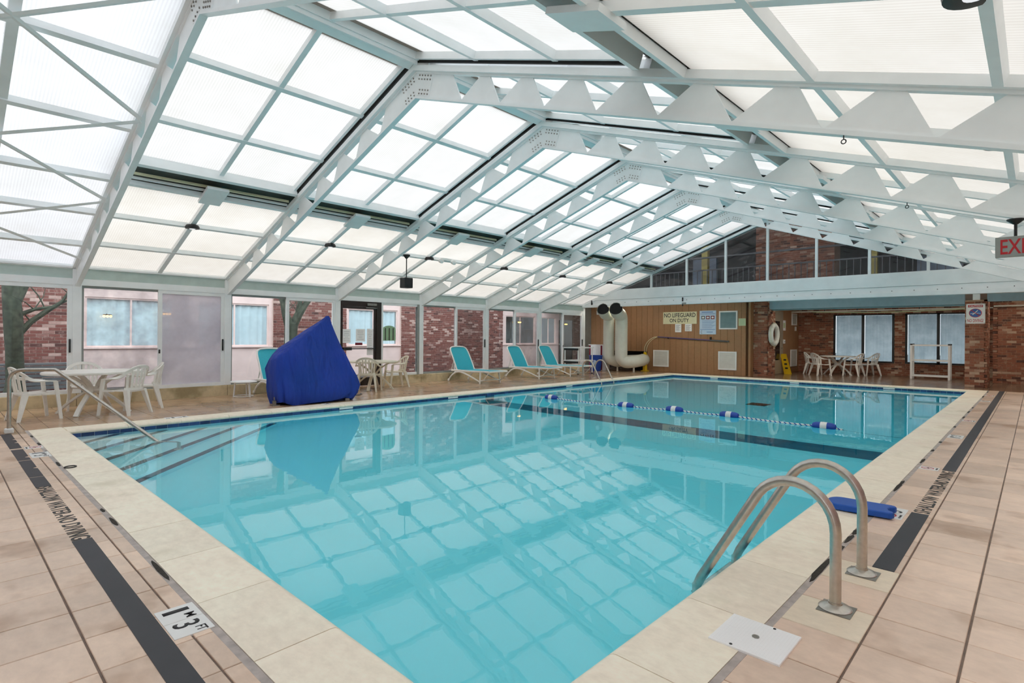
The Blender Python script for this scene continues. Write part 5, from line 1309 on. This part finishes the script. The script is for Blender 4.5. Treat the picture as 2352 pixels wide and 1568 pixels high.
# wall fittings on the door-side wall
louvre('wall_vent', 24.33, 24.95, 1.93, 2.42, 'vent', 'upper white vent beside the service door', 12, axis='y', plane=-7.3)
louvre('wall_vent', 24.2, 24.98, .24, .93, 'vent', 'lower white vent beside the service door', 14, axis='y', plane=-7.3)
t_ = thing('door_notice', (-7.25, 23.2, 1.7), 'pale paper notice beside the service door', 'notice'); MB().box(-7.3, -7.28, 23.22, 23.55, 1.7, 2.1).build('sheet', 'paper', t_); MB().box(-7.28, -7.279, 23.27, 23.5, 1.8, 2.0).build('printed_block', 'palegreen', t_)
t_ = thing('light_switch', (-7.3, 24.8, 1.7), 'small white switch plate under the upper vent', 'switch'); MB().bevbox(-7.3, -7.28, 24.75, 24.95, 1.7, 1.88, .005).build('switch_plate', 'white', t_); MB().box(-7.28, -7.27, 24.83, 24.87, 1.76, 1.82).build('toggle', 'white', t_)
t_ = thing('wall_box', (-7.26, 23.1, 1.2), 'small white box on the wall by the service door latch', 'box'); MB().bevbox(-7.3, -7.24, 23.25, 23.4, 1.18, 1.34, .01).build('box_body', 'white', t_); MB().box(-7.24, -7.235, 23.3, 23.35, 1.24, 1.28).build('box_button', 'slate', t_)
ws = thing('wet_floor_sign', (-7.05, 23.0, 0), 'yellow folded wet floor sign leaning by the service door', 'sign')
for nm, y0, dy in (('sign_panel', 22.9, 0), ('sign_panel', 23.05, .05)):
    MB().add([(-7.12, y0, 0), (-6.9, y0, 0), (-7.1, y0 + .0, .78), (-7.27, y0, .78), (-7.12, y0 + .03, 0), (-6.9, y0 + .03, 0), (-7.1, y0 + .03, .78), (-7.27, y0 + .03, .78)], [(0, 1, 2, 3), (7, 6, 5, 4), (0, 4, 5, 1), (1, 5, 6, 2), (2, 6, 7, 3), (3, 7, 4, 0)]).build(nm, 'yellow', ws)
for k, z in enumerate((.2, .36, .52)): MB().box(-7.15 + -.19 * z + .1, -7.05 - .19 * z + .1, 22.896, 22.9, z, z + .06).build('print_mark', 'ink', ws)
# caution sign on the pillar
YP = 20.95 - .012
cs = thing('no_diving_sign', (-1.5, YP, 1.85), 'white sign reading CAUTION NO DIVING with blue symbol on brick pillar', 'sign')
MB().box(-1.505, -1.075, YP - .015, YP, 1.86, 2.44).build('board', 'white', cs)
MB().box(-1.46, -1.13, YP - .0165, YP - .015, 2.335, 2.405).build('red_banner', 'red', cs)
wtext(cs, 'CAUTION!', .29, .045, -1.295, 2.37, 'white', YP - .0165); wtext(cs, 'NO DIVING!', .36, .095, -1.295, 1.95, 'red', YP - .0155)
MB().lathe([(.145, -.002), (.145, 0)], (-1.295, YP - .015, 2.17), 28, axis='y', sx=1, sy=.9).build('red_rim', 'red', cs); MB().lathe([(.13, -.003), (.13, 0)], (-1.295, YP - .016, 2.17), 28, axis='y', sx=1, sy=.9).build('blue_disc', 'blue', cs)
MB().tube([(-1.36, YP - .019, 2.12), (-1.29, YP - .019, 2.19), (-1.24, YP - .019, 2.25)], .012, 6).build('diver_mark', 'white', cs); MB().tube([(-1.41, YP - .019, 2.15), (-1.35, YP - .019, 2.165), (-1.29, YP - .019, 2.15), (-1.23, YP - .019, 2.165), (-1.18, YP - .019, 2.15)], .007, 6).build('wave_mark', 'white', cs)
MB().tube([(-1.39, YP - .021, 2.255), (-1.2, YP - .021, 2.085)], .01, 6).build('red_slash', 'red', cs)
for x, z in ((-1.49, 1.875), (-1.09, 1.875), (-1.49, 2.425), (-1.09, 2.425)): MB().lathe([(.008, -.003), (.008, 0)], (x, YP - .015, z), 8, axis='y').build('screw', 'ink', cs)
# alcove shelf unit
sh = thing('shelf_unit', (-2.7, 24.2, 0), 'white plastic three tier shelf in the alcove', 'shelf')
for x in (-3.22, -2.16):
    for y in (23.95, 24.4): MB().box(x - .03, x + .03, y - .03, y + .03, 0, 1.22).build('upright', 'white', sh); MB().bevbox(x - .036, x + .036, y - .036, y + .036, 1.19, 1.235, .006).build('corner_cap', 'black', sh)
for z in (.12, .66, 1.19): MB().bevbox(-3.22, -2.16, 23.93, 24.42, z - .035, z + .02, .006).build('shelf_board', 'white', sh)
# pipes
pc = thing('ceiling_pipe', (-4.5, 24, 2.4), 'white pipe run under the alcove soffit', 'pipe')
MB().tube([(-7.2, 24.0, 2.45), (-1.0, 24.0, 2.45)], .025, 8).build('pipe_run', 'pipe', pc, True)
for x in (-6, -4.9, -3.0): MB().box(x - .012, x + .012, 23.98, 24.02, 2.45, 2.76).build('pipe_hanger', 'black', pc)
(MB().tube(smooth_path([(-6.4, 23.9, 2.43), (-5.0, 23.9, 2.38), (-3.6, 23.9, 2.37), (-2.4, 23.9, 2.40), (-1.6, 23.9, 2.43)], 6), .016, 6).build('sagging_cable', 'palegreen', pc, True))
tag(MB().tube([(-1.0, 23.4, 2.47), (1.0, 23.4, 2.47)], .025, 8).build('ceiling_pipe', 'pipe', None, True), 'white pipe right of the no diving pillar', 'pipe')
# cart, bin, red striped locker
ct = thing('utility_cart', (-12.5, 16.8, 0), 'white two shelf utility cart beyond the last lounger', 'cart')
for x in (-12.83, -12.22):
    for y in (16.4, 17.28): MB().tube([(x, y, .04), (x, y, 1.0)], .022, 8).build('upright', 'white', ct, True); MB().lathe([(.03, 0), (.04, .02), (.03, .04)], (x, y, 0), 10).build('caster', 'black', ct)
for z in (.5, .98): MB().bevbox(-12.86, -12.19, 16.36, 17.32, z - .02, z + .02, .006).build('cart_shelf', 'white', ct); MB().box(-12.85, -12.2, 16.365, 16.385, z - .09, z - .02).build('shelf_shadow', 'black', ct)  # black strips paint in the shadow under the shelf ends
lk = thing('striped_locker', (-13.3, 19.2, 0), 'white slatted locker with maroon edges behind the blue bin', 'locker')
MB().bevbox(-13.74, -12.9, 19.2, 19.5, 0, 1.04, .01).build('locker_body', 'white', lk); MB().box(-13.76, -12.88, 19.19, 19.51, 1.04, 1.07).build('locker_lid', 'white', lk)
for x in (-13.72, -13.14): MB().box(x, x + .07, 19.18, 19.2, .02, 1.03).build('maroon_strip', 'maroon', lk)
for k in range(6): MB().box(-13.63 + .08 * k, -13.57 + .08 * k, 19.185, 19.2, .04, 1.02).build('slat', 'white', lk)
bn_ = thing('waste_bin', (-13.06, 18.72, 0), 'blue plastic waste bin in front of the striped locker', 'bin')
MB().lathe([(.2, 0), (.21, .02), (.27, .6), (.29, .61), (.29, .64), (.25, .64), (.2, .1)], (-13.06, 18.72, 0), 24).build('bin_body', 'bluebin', bn_, True)
MB().lathe([(.01, -.002), (.1, 0), (.06, .002)], (-12.95, 18.48, .36), 12, axis='y').build('bin_emblem', 'bluewhite', bn_)
tag(MB().bevbox(-14.25, -14.1, 20.46, 20.55, 2.38, 2.55, .01).build('junction_box', 'white'), 'small white box high on the brown wall beside the ducts', 'box')

# ================================================================== hanging things under the roof
def roofz(x): return RZ - SL * abs(x - RX)
for k in range(6):
    y = FR[k + 2] + BAY / 2; x = -11.25; z = roofz(x) - .095
    l_ = thing('downlight', (x, y, z), ['black oval downlight under the roof panel bay nearest the handrail', 'black oval downlight above the covered pool lift', 'black oval downlight above the table by the exit door', 'black oval downlight above the first lounger', 'black oval downlight above the middle lounger', 'black oval downlight nearest the far gable'][k], 'light', 'black roof downlights')
    MB().lathe([(.06, .05), (.1, .04), (.12, .0), (.115, -.025), (.085, -.03)], (x, y, z), 24).build('housing', 'black', l_, True); MB().lathe([(.05, -.034), (.05, -.028)], (x, y, z), 16).build('lens', 'led', l_)
for y, lb in ((FR[2] + BAY / 2, 'black round downlight at top right above the ladder'), (FR[3] + BAY / 2, 'black round downlight above the exit sign')):
    x = -.21; z = roofz(x) - .055
    l_ = thing('downlight', (x, y, z), lb, 'light', 'black roof downlights'); MB().lathe([(.06, .05), (.1, .04), (.13, .0), (.125, -.03), (.09, -.035)], (x, y, z), 24).build('housing', 'black', l_, True); MB().lathe([(.05, -.039), (.05, -.03)], (x, y, z), 16).build('lens', 'led', l_)
sp_ = thing('hanging_speaker', (-11.25, 8.05, 2.6), 'black box speaker hanging from a thin rod', 'speaker')
MB().lathe([(.02, -.1), (.09, -.02), (.09, 0)], (-11.25, 8.05, 3.38), 16).build('canopy', 'black', sp_, True); MB().tube([(-11.25, 8.05, 2.8), (-11.25, 8.05, 3.3)], .013, 8).build('rod', 'black', sp_)
MB().bevbox(-11.36, -11.14, 7.93, 8.17, 2.56, 2.81, .015).build('cabinet', 'black', sp_); MB().box(-11.14, -11.13, 7.95, 8.15, 2.58, 2.79).build('grille', 'ink', sp_)
em = thing('twin_spotlight', (-11.25, 9.3, 3.4), 'white twin head emergency spotlight right of the hanging speaker', 'light')
MB().box(-11.29, -11.21, 9.15, 9.45, 3.36, 3.42).build('housing', 'white', em)
for y in (9.1, 9.52): MB().lathe([(.03, -.06), (.06, .02), (.065, .05), (.05, .06)], (-11.22, y, 3.33), 14, axis='x').build('spot_head', 'white', em, True); MB().tube([(-11.25, y, 3.33), (-11.25, 9.3, 3.39)], .012, 6).build('arm', 'white', em)
ex_ = thing('exit_sign', (-.12, 7.38, 2.3), 'hanging grey exit sign with red letters EXIT', 'sign')
zr = roofz(-.14) - .46
MB().lathe([(.02, -.05), (.07, -.01), (.07, .0)], (-.155, 7.33, zr + .0), 14).build('canopy', 'black', ex_, True); MB().tube([(-.155, 7.33, 2.41), (-.155, 7.33, zr)], .013, 8).build('stem', 'black', ex_)
MB().bevbox(-.305, .03, 7.30, 7.36, 2.215, 2.415, .006).build('housing', 'frame_dark', ex_)
text_mesh('EXIT', .26, .145, 'lettering', 'red', ex_, (-.135, 7.2995, 2.315), (1, 0, 0), (0, 0, 1), 'CENTER', .0015, split=True)
for x, y, lb in ((-1.04, 4.63, 'small dark eye hook under the nearest full roof frame at right'), (-1.04, 7.38, 'small dark eye hook above and left of the exit sign')):
    z = roofz(x) - .455; h_ = MB().tube([(x, y, z), (x, y, z - .03)], .004, 6); h_.tube([(x + .016 * math.sin(R(a)), y, z - .046 + .016 * math.cos(R(a))) for a in range(0, 360, 30)], .004, 6, closed=True)
    tag(h_.build('eye_hook', 'ink'), lb, 'hook', 'eye hooks under the frames')
